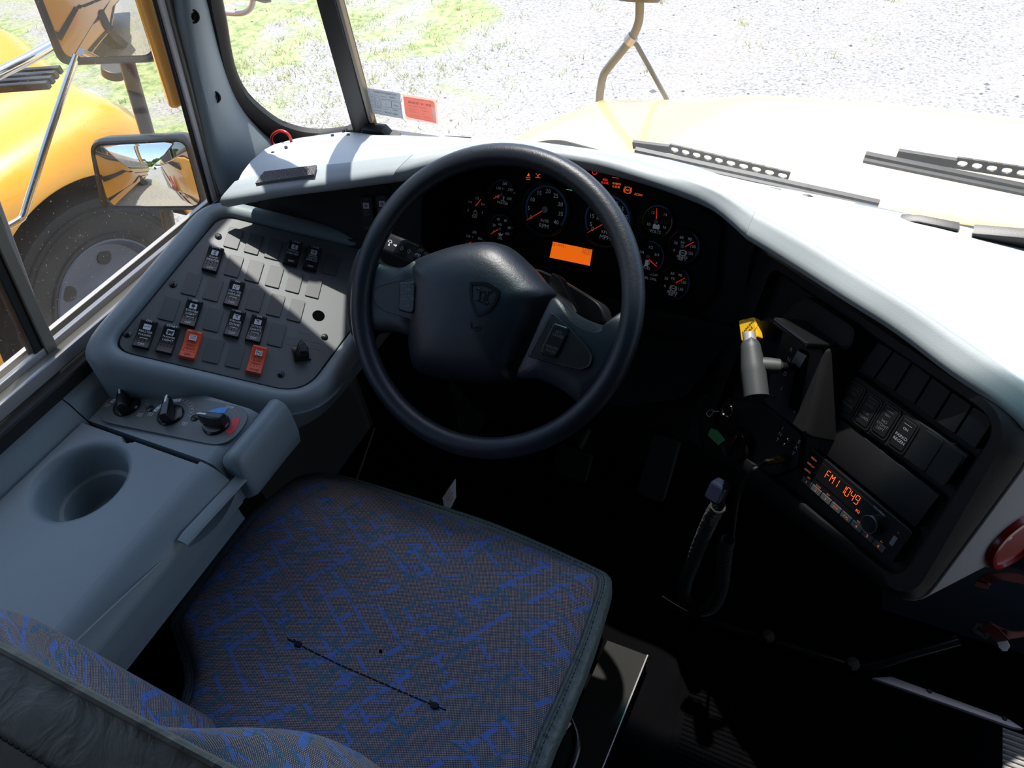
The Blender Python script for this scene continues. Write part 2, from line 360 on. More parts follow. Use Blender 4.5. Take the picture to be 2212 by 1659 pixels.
def paper(name, col):
    m = bpy.data.materials.new(name); m.use_nodes = True; t, N, L = nodes(m); N.clear()
    out = N.new('ShaderNodeOutputMaterial'); d = N.new('ShaderNodeBsdfDiffuse'); tl = N.new('ShaderNodeBsdfTranslucent'); mx = N.new('ShaderNodeMixShader'); mx.inputs[0].default_value = .55
    d.inputs[0].default_value = (*col, 1); tl.inputs[0].default_value = (*col, 1); L.new(d.outputs[0], mx.inputs[1]); L.new(tl.outputs[0], mx.inputs[2]); L.new(mx.outputs[0], out.inputs[0]); return m
M['paper'] = paper('grey_paper_sticker', (.52, .55, .58)); M['pink'] = paper('pink_paper_sticker', (.98, .52, .42)); M['palepink'] = paper('pale_pink_border', (.98, .76, .68)); M['stickwhite'] = paper('white_paper', (.85, .85, .83))
def fabric_mat():
    m = bpy.data.materials.new('woven_seat_fabric'); m.use_nodes = True; t, N, L = nodes(m); b = N['Principled BSDF']
    b.inputs['Roughness'].default_value = .85; b.inputs['Specular IOR Level'].default_value = .2
    uv = N.new('ShaderNodeUVMap'); uv.uv_map = 'UVMap'
    def math_(op, a, bb=None, c=None):
        n = N.new('ShaderNodeMath'); n.operation = op
        for i, x in enumerate((a, bb, c)):
            if x is None: continue
            if isinstance(x, (int, float)): n.inputs[i].default_value = x
            else: L.new(x, n.inputs[i])
        return n.outputs[0]
    def rot(ang, scale, off=(0, 0)):
        mp = N.new('ShaderNodeMapping'); mp.inputs['Rotation'].default_value = (0, 0, ang); mp.inputs['Scale'].default_value = (*scale, 1); mp.inputs['Location'].default_value = (*off, 0)
        L.new(uv.outputs[0], mp.inputs[0]); s = N.new('ShaderNodeSeparateXYZ'); L.new(mp.outputs[0], s.inputs[0]); return s.outputs[0], s.outputs[1]
    def mix(fac, c1, c2):
        n = N.new('ShaderNodeMix'); n.data_type = 'RGBA'; L.new(fac, n.inputs[0])
        for i, c in ((6, c1), (7, c2)):
            if isinstance(c, tuple): n.inputs[i].default_value = (*c, 1)
            else: L.new(c, n.inputs[i])
        return n.outputs[2]
    # weave: fine tan and navy checks
    x, y = rot(.4, (2100, 2100)); fx = math_('SINE', x); fy = math_('SINE', y); w = math_('MULTIPLY', fx, fy); wf = math_('GREATER_THAN', w, .25)
    nz = N.new('ShaderNodeTexNoise'); nz.inputs['Scale'].default_value = 60; L.new(uv.outputs[0], nz.inputs[0])
    g = mix(nz.outputs['Fac'], (.10, .085, .085), (.045, .075, .16))
    base = mix(wf, g, (.60, .48, .40))
    col = base
    def bars(col, ang, L1, W1, thr, wd, c, off, l0=.06, l1=.94):
        u, v = rot(ang, (1 / L1, 1 / W1), off)
        fu = math_('FLOOR', u); fv = math_('FLOOR', v)
        cb = N.new('ShaderNodeCombineXYZ'); L.new(fu, cb.inputs[0]); L.new(fv, cb.inputs[1]); cb.inputs[2].default_value = ang * 7
        wn = N.new('ShaderNodeTexWhiteNoise'); wn.noise_dimensions = '3D'; L.new(cb.outputs[0], wn.inputs['Vector'])
        on = math_('GREATER_THAN', wn.outputs['Value'], thr)
        ru = math_('FRACT', u); rv = math_('FRACT', v)
        q = math_('LESS_THAN', math_('ABSOLUTE', math_('SUBTRACT', rv, .5)), wd)
        e = math_('MULTIPLY', math_('GREATER_THAN', ru, l0), math_('LESS_THAN', ru, l1))
        f = math_('MULTIPLY', math_('MULTIPLY', on, q), e)
        f = math_('MULTIPLY', f, .8)
        return mix(f, col, c)
    teal, blu = (.065, .19, .30), (.11, .23, .68)
    for i, (a, l, ww, th, c) in enumerate(((.95, .046, .020, .60, blu), (-1.35, .038, .017, .62, teal), (.30, .040, .019, .66, teal), (1.9, .050, .022, .64, blu), (2.45, .030, .016, .68, blu), (.62, .018, .010, .78, teal))):
        col = bars(col, a, l, ww, th, .085 if i < 5 else .12, c, (i * 3.3, i * 1.7))
    # specks of blue
    vo = N.new('ShaderNodeTexVoronoi'); vo.inputs['Scale'].default_value = 120; L.new(uv.outputs[0], vo.inputs[0])
    col = mix(math_('MULTIPLY', math_('LESS_THAN', vo.outputs['Distance'], .22), .6), col, (.05, .11, .30))
    L.new(col, b.inputs['Base Color'])
    bp = N.new('ShaderNodeBump'); bp.inputs['Strength'].default_value = .25; bp.inputs['Distance'].default_value = .001; L.new(w, bp.inputs['Height']); L.new(bp.outputs[0], b.inputs['Normal'])
    return m
M['fabric'] = fabric_mat()

def ground_mat():
    m = bpy.data.materials.new('gravel_ground'); m.use_nodes = True; t, N, L = nodes(m); b = N['Principled BSDF']; b.inputs['Roughness'].default_value = .9
    tc = N.new('ShaderNodeTexCoord')
    def noise(s, d=6, dist=0.0):
        n = N.new('ShaderNodeTexNoise'); n.inputs['Scale'].default_value = s; n.inputs['Detail'].default_value = d; n.inputs['Distortion'].default_value = dist; L.new(tc.outputs['Object'], n.inputs[0]); return n.outputs['Fac']
    def ramp(f, stops):
        r = N.new('ShaderNodeValToRGB'); L.new(f, r.inputs[0]); e = r.color_ramp.elements
        e[0].position, e[0].color = stops[0][0], (*stops[0][1], 1); e[1].position, e[1].color = stops[-1][0], (*stops[-1][1], 1)
        for p, c in stops[1:-1]: x = e.new(p); x.color = (*c, 1)
        return r.outputs[0]
    def mix(f, a, c):
        n = N.new('ShaderNodeMix'); n.data_type = 'RGBA'; L.new(f, n.inputs[0])
        for i, z in ((6, a), (7, c)):
            if isinstance(z, tuple): n.inputs[i].default_value = (*z, 1)
            else: L.new(z, n.inputs[i])
        return n.outputs[2]
    base = ramp(noise(45, 10), [(.30, (.12, .115, .11)), (.41, (.28, .272, .26)), (.55, (.375, .362, .34)), (.75, (.44, .425, .40))])
    base = mix(ramp(noise(1.3, 5), [(.42, (0, 0, 0)), (.7, (.5, .5, .5))]), base, (.42, .37, .30))
    g = ramp(noise(14, 8), [(.35, (.15, .23, .05)), (.5, (.31, .38, .11)), (.75, (.50, .42, .24))])
    # grass grows mostly to the left, thinning out to the right
    s = N.new('ShaderNodeSeparateXYZ'); L.new(tc.outputs['Object'], s.inputs[0])
    mr = N.new('ShaderNodeMapRange'); L.new(s.outputs[0], mr.inputs[0]); mr.inputs[1].default_value = -5.5; mr.inputs[2].default_value = -1.2; mr.inputs[3].default_value = .08; mr.inputs[4].default_value = -.22
    ad = N.new('ShaderNodeMath'); ad.operation = 'ADD'; L.new(noise(.9, 8, .6), ad.inputs[0]); L.new(mr.outputs[0], ad.inputs[1])
    base = mix(ramp(ad.outputs[0], [(.49, (0, 0, 0)), (.60, (.85, .85, .85))]), base, g)
    L.new(base, b.inputs['Base Color'])
    bp = N.new('ShaderNodeBump'); bp.inputs['Strength'].default_value = .9; bp.inputs['Distance'].default_value = .03; L.new(noise(30, 10), bp.inputs['Height']); L.new(bp.outputs[0], b.inputs['Normal'])
    return m
M['ground'] = ground_mat()
# ------------------------------------------------------------------ ground outside
g = MB(); g.add([(-60, -70, GZ), (60, -70, GZ), (60, 60, GZ), (-60, 60, GZ)], [(0, 1, 2, 3)])
struct(g.build('ground', M['ground'], smooth=False))
rnd = random.Random(3)
def fray(mb, x, y, z, n, h, sp):
    for _ in range(n):
        a = rnd.random() * 6.283; px, py = x + rnd.gauss(0, sp), y + rnd.gauss(0, sp); hh = h * rnd.uniform(.4, 1.2)
        w = .004; dx, dy = math.cos(a) * w, math.sin(a) * w; b = rnd.random() * 6.283; lx, ly = math.cos(b) * hh * .7, math.sin(b) * hh * .7
        mb.add([(px - dx, py - dy, z), (px + dx, py + dy, z), (px + lx, py + ly, z + hh)], [(0, 1, 2)])
g = MB()
for i in range(420):
    x = rnd.uniform(-8.5, -2.2) if rnd.random() < .85 else rnd.uniform(-2.2, .5); y = rnd.uniform(3.0, 9.5)
    if rnd.random() < .45: x, y = rnd.gauss(-4.2, .7), rnd.gauss(5.2, .8)
    fray(g, x, y, GZ, rnd.randint(5, 22), .05, rnd.uniform(.02, .09))
for i in range(260): fray(g, rnd.uniform(-2.7, -1.6), rnd.uniform(-12, 0), GZ, 14, .06, .12)
tag(g.build('grass', M['grass'], recalc=False, smooth=False), 'sparse sunlit grass tufts growing through the gravel outside', 'grass', kind='stuff')
g = MB()
for i in range(700):
    x, y = rnd.uniform(-8, 3.5), rnd.uniform(2.4, 9.5); s = rnd.uniform(.004, .018) * (1.5 if rnd.random() < .07 else 1)
    if x < -2.5 and rnd.random() < .6: continue
    vs = [(x + s * a * rnd.uniform(.7, 1.5), y + s * b * rnd.uniform(.7, 1.5), GZ + s * c * rnd.uniform(.4, .8)) for a, b, c in ((1, 0, 0), (0, 1, 0), (-1, 0, 0), (0, -1, 0), (0, 0, 1))]
    g.add(vs, [(0, 1, 4), (1, 2, 4), (2, 3, 4), (3, 0, 4)])
tag(g.build('gravel', M['stone'], smooth=False), 'loose grey stones scattered over the gravel lot', 'gravel', kind='stuff')

# ------------------------------------------------------------------ bus shell
g = MB(); g.box(XY, -1.0, 1.3, -3.2, .742, -.05, 0); g.box(XY, -1.0, .33, .742, 1.15, -.05, 0)
g.box(XY, .30, 1.33, .71, 1.2, -.50, -.42); g.box(XY, .30, 1.33, .722, .742, -.42, -.05); g.box(XY, .31, .33, .742, 1.15, -.42, -.05); struct(g.build('floor', M['floor'], smooth=False))
g = MB(); g.box(XY, -1.06, 1.36, -3.25, .90, 1.85, 1.90); struct(g.build('ceiling', M['liner'], smooth=False))
def wall_with_holes(F, u0, u1, v0, v1, holes, w0, w1, mb):
    # grid of boxes around rectangular holes
    us = sorted({u0, u1, *[h[0] for h in holes], *[h[1] for h in holes]}); vs = sorted({v0, v1, *[h[2] for h in holes], *[h[3] for h in holes]})
    for i in range(len(us) - 1):
        for j in range(len(vs) - 1):
            cu, cv = (us[i] + us[i + 1]) / 2, (vs[j] + vs[j + 1]) / 2
            if any(h[0] < cu < h[1] and h[2] < cv < h[3] for h in holes): continue
            mb.box(F, us[i], us[i + 1], vs[j], vs[j + 1], w0, w1)
YZ = Frame((0, 0, 0), (0, 1, 0), (0, 0, 1))      # normal +x
g = MB(); wall_with_holes(YZ, -3.2, 1.0, -.05, 1.85, [(-.42, 1.0, .80, 1.62), (-1.85, -.95, 1.0, 1.62)], -1.035, -1.0, g)
struct(g.build('wall_left', M['liner'], smooth=False))
g = MB(); wall_with_holes(YZ, -3.2, 1.12, -.05, 1.85, [(.35, .95, -.05, 1.2)], 1.30, 1.335, g)
g.box(YZ, .30, 1.2, -.50, -.04, 1.30, 1.335)
struct(g.build('wall_right', M['liner'], smooth=False))
XZ = Frame((0, 0, 0), (1, 0, 0), (0, 0, 1))      # normal -y
g = MB(); g.box(XZ, -1.035, 1.335, -.05, 1.9, 3.2, 3.24); struct(g.build('wall_back', M['liner'], smooth=False))
g = MB(); g.box(XZ, -1.02, 1.335, -.50, .76, -1.24, -1.15)
g.box(XZ, -1.03, 1.335, 1.60, 1.85, -.90, -.85)
struct(g.build('wall_front', M['liner'], smooth=False))
# outer skin of this bus, seen in the mirror
t = thing('bus_bodywork', 'yellow painted side of this bus running back below the windows, seen in mirror', 'bus body', (-1.06, 0, GZ))
g = MB(); g.box(YZ, -8.0, 1.02, -.62, .78, -1.075, -1.04); g.box(YZ, -8.0, -3.25, 1.5, 1.95, -1.075, -1.04); g.box(YZ, -3.25, -.5, 1.66, 1.95, -1.075, -1.04)
g.build('side_panel', M['yellow'], t, bevel=.004)
for z in (.70, .30, -.05, -.40):
    g = MB(); g.box(YZ, -8.0, .25, z, z + .045, -1.092, -1.074); g.build('rub_rail', M['darkmetal'], t, bevel=.004)
for k in range(7):
    g = MB(); y = -3.4 - k * .66; g.box(YZ, y - .56, y, .86, 1.48, -1.072, -1.05); g.build('window_pane', M['glassdark'], t, bevel=.004)
g = MB(); g.box(YZ, -8.0, -3.25, .78, .86, -1.075, -1.04); g.build('window_sill', M['yellow'], t)
g = MB(); g.prism(YZ, [(.835, .98), (.87, .98), (.98, 1.25), (1.15, 1.9), (.98, 1.9)], -1.075, -1.05); g.build('corner_post', M['yellow'], t, bevel=.01)
# stop arm folded against the side
t = thing('stop_arm', 'red edged stop arm with dark centre folded flat on the yellow bus side', 'stop arm', (-1.1, -.75, .2))
g = MB(); SF = Frame((-1.115, -.72, .28), (0, 1, 0), (0, 0, 1)); g.prism(SF, circ(0, 0, .25, 8), -.012, .012); g.build('octagon_blade', M['cover'], t, bevel=.003)
g = MB(); g.box(SF, -.16, .16, -.09, .09, -.03, -.012); g.build('backing_panel', M['black'], t, bevel=.004)
g = MB(); g.box(SF, .18, .32, -.07, .07, -.01, .03); g.build('hinge_bracket', M['alu'], t, bevel=.004)

# ------------------------------------------------------------------ driver's side window
FX = Frame((-1.0, 0, 0), (0, 1, 0), (0, 0, 1))
def X(px, py, x=-1.0): p = atx(px, py, x); return (p.y, p.z)
t = bpy.data.objects.new('window_1', None); COL.objects.link(t); t.location = (-1.0, .6, .8); t['kind'] = 'structure'
# front post of the frame (leaning), brushed aluminium with dark inner channel and rubber
def bar(F, a, b, w, h0, h1, mb):
    d = V(b) - V(a); nrm = V((-d.y, d.x)).normalized() * w / 2
    mb.prism(F, [tuple(V(a) - nrm), tuple(V(b) - nrm), tuple(V(b) + nrm), tuple(V(a) + nrm)], h0, h1)
def ext(a, b, k): a, b = V(a), V(b); return tuple(a + (b - a) * k)
def post(l, r, x, h, name, m, k=2.4, lo=-.25):
    a0, a1 = X(*l[0], x), X(*l[1], x); b0, b1 = X(*r[0], x), X(*r[1], x)
    g = MB(); g.prism(Frame((x, 0, 0), (0, 1, 0), (0, 0, 1)), [ext(a1, a0, 1 - 1 + lo) if False else ext(a0, a1, lo * .3), ext(b0, b1, lo * .3), ext(b0, b1, k), ext(a0, a1, k)], -h, 0)
    return g.build(name, m, t, bevel=.002)
post([(447, 416), (333, 0)], [(456, 411), (343, 0)], -1.0, .006, 'rubber_seal', M['rubber'])
post([(456, 411), (343, 0)], [(467, 403), (361, 0)], -.995, .008, 'frame_post', M['framealu'])
post([(467, 403), (361, 0)], [(484, 392), (378, 0)], -.99, .008, 'frame_channel', M['aludark'])
# fixed and sliding glass
g = MB(); a = X(100, 703, -1.03); g.prism(Frame((-1.03, 0, 0), (0, 1, 0), (0, 0, 1)), [(.40, .805), (.80, .805), (1.02, 1.62), (.50, 1.62)], 0, .005)
g.build('glass_pane', M['sideglass'], t, smooth=False)
g = MB(); g.prism(Frame((-1.015, 0, 0), (0, 1, 0), (0, 0, 1)), [(-.42, .805), (.40, .805), (.52, 1.62), (-.42, 1.62)], 0, .005)
lab(g.build('sliding_pane', M['sideglass'], t, smooth=False), 'rear sliding glass pane')
post([(98, 755), (-14, 510)], [(122, 741), (8, 488)], -1.0, .03, 'divider_bar', M['aludark'], k=3.2)
post([(76, 765), (-40, 520)], [(94, 757), (-18, 510)], -1.004, .02, 'divider_seal', M['rubber'], k=3.2)
post([(62, 640), (0, 470)], [(74, 632), (12, 462)], -1.006, .02, 'latch_strip', M['alu'], k=1.5)
# sill tracks
YS = Frame((0, 0, 0), (0, 1, 0), (0, 0, 1))
for (x0, x1, z, nm, mt) in ((-1.04, -1.03, .826, 'sill_track', 'alu'), (-1.03, -1.012, .815, 'sill_track', 'aludark'), (-1.012, -1.002, .828, 'sill_track', 'alu'), (-1.002, -.985, .818, 'sill_track', 'aludark'), (-.985, -.978, .82, 'sill_track', 'alu')):
    g = MB(); g.box(XY, x0, x1, -.42, .86, .79, z); g.build(nm, M[mt], t, bevel=.0015)
g = MB(); g.box(XY, -1.04, -.98, -.46, -.42, .79, 1.64); g.box(XY, -1.04, -.98, -.46, .98, 1.60, 1.64); g.build('frame_surround', M['aludark'], t, bevel=.002)
# ribbed black filler below the sill
g = MB(); g.box(XY, -1.0, -.955, -.42, .80, .70, .80); g.build('lower_seal', M['rubber'], t, bevel=.004)

# ------------------------------------------------------------------ windscreen
WM = Frame((-.80, 1.055, .865), (1, -.04, 0), (.045, -.235, .97))     # main pane plane
c0 = WM.W(790, 275)
WL = Frame(WM.W(763, 277), (.88, .45, 0), (.03, -.235, .97))            # left corner pane plane
t = bpy.data.objects.new('window_2', None); COL.objects.link(t); t.location = (.1, 1.05, .86); t['kind'] = 'structure'
a = WM.px(728, 0); b = WM.px(800, 263)
g = MB(); k = 3.0; aa = ext(b, a, k)
g.prism(WM, [(b[0], -.04), (1.95, -.04), (1.9, .80), (aa[0] - .02, .80)], -.012, -.006); g.build('glass_pane', M['wsglass'], t, smooth=False)
lq = [(685, 0), (763, 277)]
g = MB(); p0, p1 = WM.px(685, 0), WM.px(763, 277); q0, q1 = WM.px(728, 0), WM.px(800, 263)
g.prism(WM, [ext(p0, p1, 1.15), ext(q0, q1, 1.2), ext(q1, q0, 2.8), ext(p1, p0, 2.8)], -.02, .004)
lab(g.build('divider_post', M['black'], t, bevel=.003), 'black post between the two windscreen panes')
g = MB(); p0, p1 = WM.px(725, 0, .006), WM.px(797, 263, .006); q0, q1 = WM.px(733, 0, .006), WM.px(804, 265, .006)
g.prism(WM, [p1, q1, ext(q1, q0, 2.8), ext(p1, p0, 2.8)], -.004, .006); g.build('divider_edge', M['aludark'], t, bevel=.001)
# left corner pane
t = bpy.data.objects.new('window_3', None); COL.objects.link(t); t.location = (-.9, 1.0, .86); t['kind'] = 'structure'
inn = [(479, -60), (479, 0), (489, 54), (506, 149), (535, 209), (590, 258), (630, 277), (674, 286), (720, 285), (764, 278)]
out = [(432, -60), (441, 0), (456, 68), (475, 141), (500, 217), (543, 268), (586, 306), (640, 312), (700, 312), (770, 312)]
A_, B_ = WL.pl(inn), WL.pl(out)
A_ = [tuple(p) for p in smooth_pts([V((*p, 0)) for p in A_], 4)]; B_ = [tuple(p) for p in smooth_pts([V((*p, 0)) for p in B_], 4)]
A_ = [ext(A_[3][:2], A_[0][:2], 10)] + A_; B_ = [ext(B_[3][:2], B_[0][:2], 10)] + B_
g = MB(); L = []
for i in range(len(A_)):
    i2, o2 = V(A_[i][:2]), V(B_[i][:2]); mid = (i2 + o2) / 2
    L.append([WL.P(*i2, -.012), WL.P(*i2, .002), WL.P(*(i2 * .75 + o2 * .25), .012), WL.P(*mid, .016), WL.P(*(i2 * .2 + o2 * .8), .012), WL.P(*o2, 0), WL.P(*o2, -.02)])
g.loft(L, closed=True); g.build('rubber_gasket', M['rubber'], t)
g = MB(); q_ = [p[:2] for p in A_ if p[1] < WL.px(479, 0)[1] + .001]; top = WL.px(600, 0)[1]
tb, ta = WL.px(764, 278), WL.px(686, 0)
g.prism(WL, q_ + [tb, ta], -.012, -.007); g.build('glass_pane', M['wsglass'], t, smooth=False)

# windscreen base gasket clips seen over the dash
def clip(F, pts, w0, w1, name, label, grp=None, m='black'):
    g = MB(); g.prism(F, F.pl(pts), w0, w1, ch=.002); o = g.build(name, M[m], bevel=0); tag(o, label, 'windscreen trim', grp); return o
t = bpy.data.objects.new('trim_2', None); COL.objects.link(t); t.location = (0, 1.05, .86); t['kind'] = 'structure'
def clipp(F, pts, w0, w1):
    g = MB(); g.prism(F, F.pl(pts), w0, w1, ch=.0015); g.build('gasket_strip', M['black'], t)
clipp(WM, [(792, 264), (834, 268), (848, 282), (866, 287), (866, 293), (785, 290)], .0, .02)
clipp(WL, [(664, 292), (748, 273), (758, 283), (740, 296), (668, 305)], .004, .016)
clipp(WM, [(962, 293), (1018, 296), (1018, 302), (962, 301)], .0, .012)
clipp(WM, [(1564, 391), (1572, 392), (1686, 412), (1687, 428), (1665, 427)], -.004, .010)
clipp(WM, [(1733, 423), (1747, 424), (1776, 440), (1776, 446), (1727, 438)], -.004, .012)
clipp(WM, [(1940, 480), (1947, 467), (1985, 468), (2072, 485), (2073, 506), (1960, 487)], -.004, .010)
clipp(WM, [(2104, 489), (2212, 498), (2290, 508), (2290, 545), (2100, 511)], -.004, .014)

# ------------------------------------------------------------------ grey corner post cover
g = MB()
lf = [(378, -40), (388, 40), (404, 100), (420, 165), (437, 240), (452, 310), (464, 360), (472, 394)]
rt = [(430, -40), (447, 20), (459, 75), (478, 145), (504, 219), (545, 270), (575, 298), (596, 314)]
L = []
PA = V((-.985, .85, 1.0)); 
for i in range(8):
    a = atx(*lf[i], -.985); b = WL.W(*rt[i], .016)
    d = b - a; nrm = V((.75, -.6, .15)).normalized()
    L.append([a + V((-.03, 0, 0)), a, a + d * .12 + nrm * .016, a + d * .35 + nrm * .024, a + d * .6 + nrm * .022, a + d * .85 + nrm * .012, b, b - nrm * .03 + V((0, .01, 0))])
e = [ [p + (L[0][0] - L[3][0]) * 2.2 for p in L[0]] ]
L.append([p + V((0, -.005, -.09)) for p in L[-1]])
rows = e + L
g.grid(lambda u, v: rows[min(9, round(v * 9))][min(7, round(u * 7))], 7, 9)
t = g.build('trim_1', M['grey'], sub=2, angle=80, solid=.004); struct(t)
for i, (px, py) in enumerate(((416, 35), (463, 210))):
    p_ = [L[1 if i == 0 else 4][1], L[1 if i == 0 else 4][6]]; d_ = ray(px, py).normalized(); nn_ = V((.62, -.75, .2)).normalized()
    a_ = atx(*((391, 45), (430, 210))[i], -.985); b_ = WL.W(*((451, 35), (500, 208))[i], .016); q_ = a_.lerp(b_, .44) + V((.75, -.6, .15)).normalized() * .030
    F = facing(CAM + d_ * ((q_ - CAM).dot(nn_) / d_.dot(nn_)), nn_); g = MB(); g.lathe(F, 0, 0, [(.0105, -.004), (.0105, .001), (.008, .0015), (.007, -.003)], 20, cap0=True); 
    s = g.build('screw_recess', M['black'], t); 
    g = MB(); g.lathe(F, 0, 0, [(.0066, -.003), (.006, .001), (.003, .0022), (.0001, .0023)], 16); g.box(F, -.004, .004, -.0006, .0006, .0018, .0026); g.box(F, -.0006, .0006, -.004, .004, .0018, .0026); g.build('trim_screw', M['steel'], t)

# ------------------------------------------------------------------ vehicle fronts
def front_section(xc, hw, ztop, y, zb, nose, side=1):
    pr = [(0, zb), (0, max(zb + .005, -.02)), (.025, .13), (.08, .2), (.2, .245), (.33, .27), (.45, .36), (.56, ztop - .07), (.74, ztop - .015), (hw, ztop)]
    half = [(hw - a, z) for a, z in pr]
    pts = [(-a, z) for a, z in half] + [(a, z) for a, z in half[::-1][1:]]
    k, dz = nose
    return [V((xc + a * (1 - k * .35), y, zb + (z - zb) * (1 - k) if z > zb else z)) for a, z in pts]
def front_end(name, xc, hw, ya, yz, y0, y1, zt0, zt1, parent):
    g = MB(); L = []; n = 44
    for i in range(n + 1):
        y = y0 + (y1 - y0) * i / n; d = abs(y - ya); zb = yz + math.sqrt(max(0, .36 - d * d)) if d < .6 else -.50
        zb = max(zb, -.50)
        t_ = (y - y0) / (y1 - y0); zt = zt0 + (zt1 - zt0) * t_
        q = max(0, (t_ - .80) / .20); k = 1 - math.sqrt(max(0, 1 - q * q))
        L.append(front_section(xc, hw, zt, y, zb, (k * .62, 0)))
    g.loft(L, closed=False, cap0=False, cap1=False)
    o = g.build(name, M['yellow'], parent, angle=60, solid=.02)
    return o
def road_wheel(x, y, sgn, parent, hub=True):
    F = Frame((x, y, GZ + .5), (0, sgn, 0), (0, 0, 1))   # normal = sgn * x
    g = MB(); g.lathe(F, 0, 0, [(.285, -.24), (.42, -.26), (.485, -.25), (.505, -.22), (.505, -.04), (.488, -.012), (.45, 0), (.40, .004), (.34, 0), (.295, -.012), (.285, -.03)], 64)
    for r in (.455, .43, .33): g.lathe(F, 0, 0, [(r, .0), (r - .004, .006), (r - .008, 0)], 64)
    w = g.build('tyre', M['tyre'], parent)
    g = MB(); g.lathe(F, 0, 0, [(.297, -.02), (.300, -.008), (.292, -.005), (.278, -.03), (.265, -.06), (.15, -.085), (.09, -.06), (.085, -.03), (.0001, -.03)], 56)
    rm = g.build('wheel_rim', M['rim'], w)
    for k in range(5):
        a = 2 * math.pi * k / 5 + 2.35
        g = MB(); F2 = F.sub(.205 * math.cos(a), .205 * math.sin(a), -.071, 0, 0); g.disc(F2, 0, 0, .036, 0, .004); g.build('hand_hole', M['darkmetal'], w)
    return w
# neighbouring bus
t = thing('school_bus', 'yellow school bus parked alongside, left of the driver window', 'bus', (-4.0, 0, GZ))
front_end('hood_and_fenders', -4.0, 1.1, 1.56, -.53, .72, 2.28, .66, .56, t)
road_wheel(-2.93, 1.56, 1, t)
g = MB(); g.box(XY, -4.9, -3.25, .75, 2.1, -.55, .1); g.build('wheel_well', M['darkmetal'], t)
g = MB(); BF = Frame((-4.0, 0, 0), (1, 0, 0), (0, 0, 1))
sec = [(-1.12, -.50), (1.12, -.50), (1.12, 1.45), (1.05, 1.72), (.8, 1.9), (-.8, 1.9), (-1.05, 1.72), (-1.12, 1.45)]
g.prism(BF, sec, -.72, 9.0); g.build('passenger_body', M['yellow'], t, bevel=.01)
for z in (.72, .28, -.12, -.46):
    g = MB(); g.box(YZ, -9.0, .70, z, z + .06, -2.885, -2.865); g.build('rub_rail', M['darkmetal'], t, bevel=.004)
for k in range(12):
    y = .55 - k * .74; g = MB(); g.box(YZ, y - .62, y, .86, 1.42, -2.885, -2.868); g.build('side_window', M['shade'] if k > 3 else M['glassdark'], t, bevel=.004)
g = MB(); g.box(YZ, -4.6, .60, .80, .84, -2.885, -2.862); g.build('window_rail', M['darkmetal'], t)
road_wheel(-2.87, -5.2, 1, t)
g = MB(); g.prism(Frame((-2.868, -5.2, GZ + .5), (0, 1, 0), (0, 0, 1)), circ(0, 0, .6, 30), -.2, .006); g.build('rear_wheel_arch', M['darkmetal'], t)
g = MB(); g.disc(Frame((-3.35, 2.23, .06), (1, 0, 0), (0, 0, 1)), 0, 0, .10, 0, .05, ch=.01); lab(g.build('headlamp', M['vehwhite'], t), 'pale round headlamp')
g = MB(); g.box(Frame((-3.03, 2.17, -.02), (1, 0, 0), (0, 0, 1)), -.07, .07, -.06, .06, 0, .06, ch=.01); lab(g.build('turn_signal', M['orange'], t), 'orange turn signal')
g = MB(); g.box(XY, -5.05, -2.95, 2.28, 2.42, -.55, -.22, ch=.02); g.build('front_bumper', M['darkmetal'], t)
# hood vent louvres and fender lamp
F = Frame(atz(50, 180, .52), (.93, .36, 0), (-.36, .9, .1))
g = MB()
for k in range(4): g.box(F, -.12, .10, k * .035 - .02, k * .035, -.02, .006, ch=.003)
lab(g.build('hood_vent', M['black'], t), 'black louvred vent on the hood')
F = facing(atz(245, 153, .30), (.4, .1, .9)); g = MB(); g.prism(F, circ(0, 0, .05, 20), -.02, .02, ch=.006); lab(g.build('fender_lamp', M['black'], t), 'small dark lamp on the fender')
g = MB(); g.add([(-4.9, .70, .72), (-3.1, .70, .72), (-3.2, .55, 1.6), (-4.8, .55, 1.6)], [(0, 1, 2, 3)]); g.build('front_windscreen', M['glassdark'], t, solid=.01)

# hood of this bus
t = thing('bus_hood', 'sunlit yellow hood of this bus beyond the windscreen', 'bus hood', (.15, 1.6, 0))
g = MB(); L = []; n = 40
for i in range(n + 1):
    s = i / n; y = 1.17 + .98 * s; zt = .755 - .20 * s; q = max(0, (s - .62) / .38); k = 1 - math.sqrt(max(0, 1 - q * q)); row = []
    hw = 1.10 - .28 * s ** 1.5
    for j in range(41):
        a = -1 + 2 * j / 40; x = .15 + hw * a * (1 - .30 * k); e = abs(a)
        z = zt - .05 * e * e - .55 * max(0, e - .80) ** 1.25 * 2.2 - k * .45
        z += .022 * (1 / (1 + math.exp((e - .48) * 30)))
        row.append(V((x, y + .05 * (1 - e * e) * s, z)))
    L.append(row)
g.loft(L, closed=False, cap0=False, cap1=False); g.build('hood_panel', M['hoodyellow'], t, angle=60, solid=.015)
g = MB(); g.box(XY, -.80, 1.1, 1.10, 1.20, .60, .765); g.build('cowl_panel', M['yellow'], t, bevel=.01)

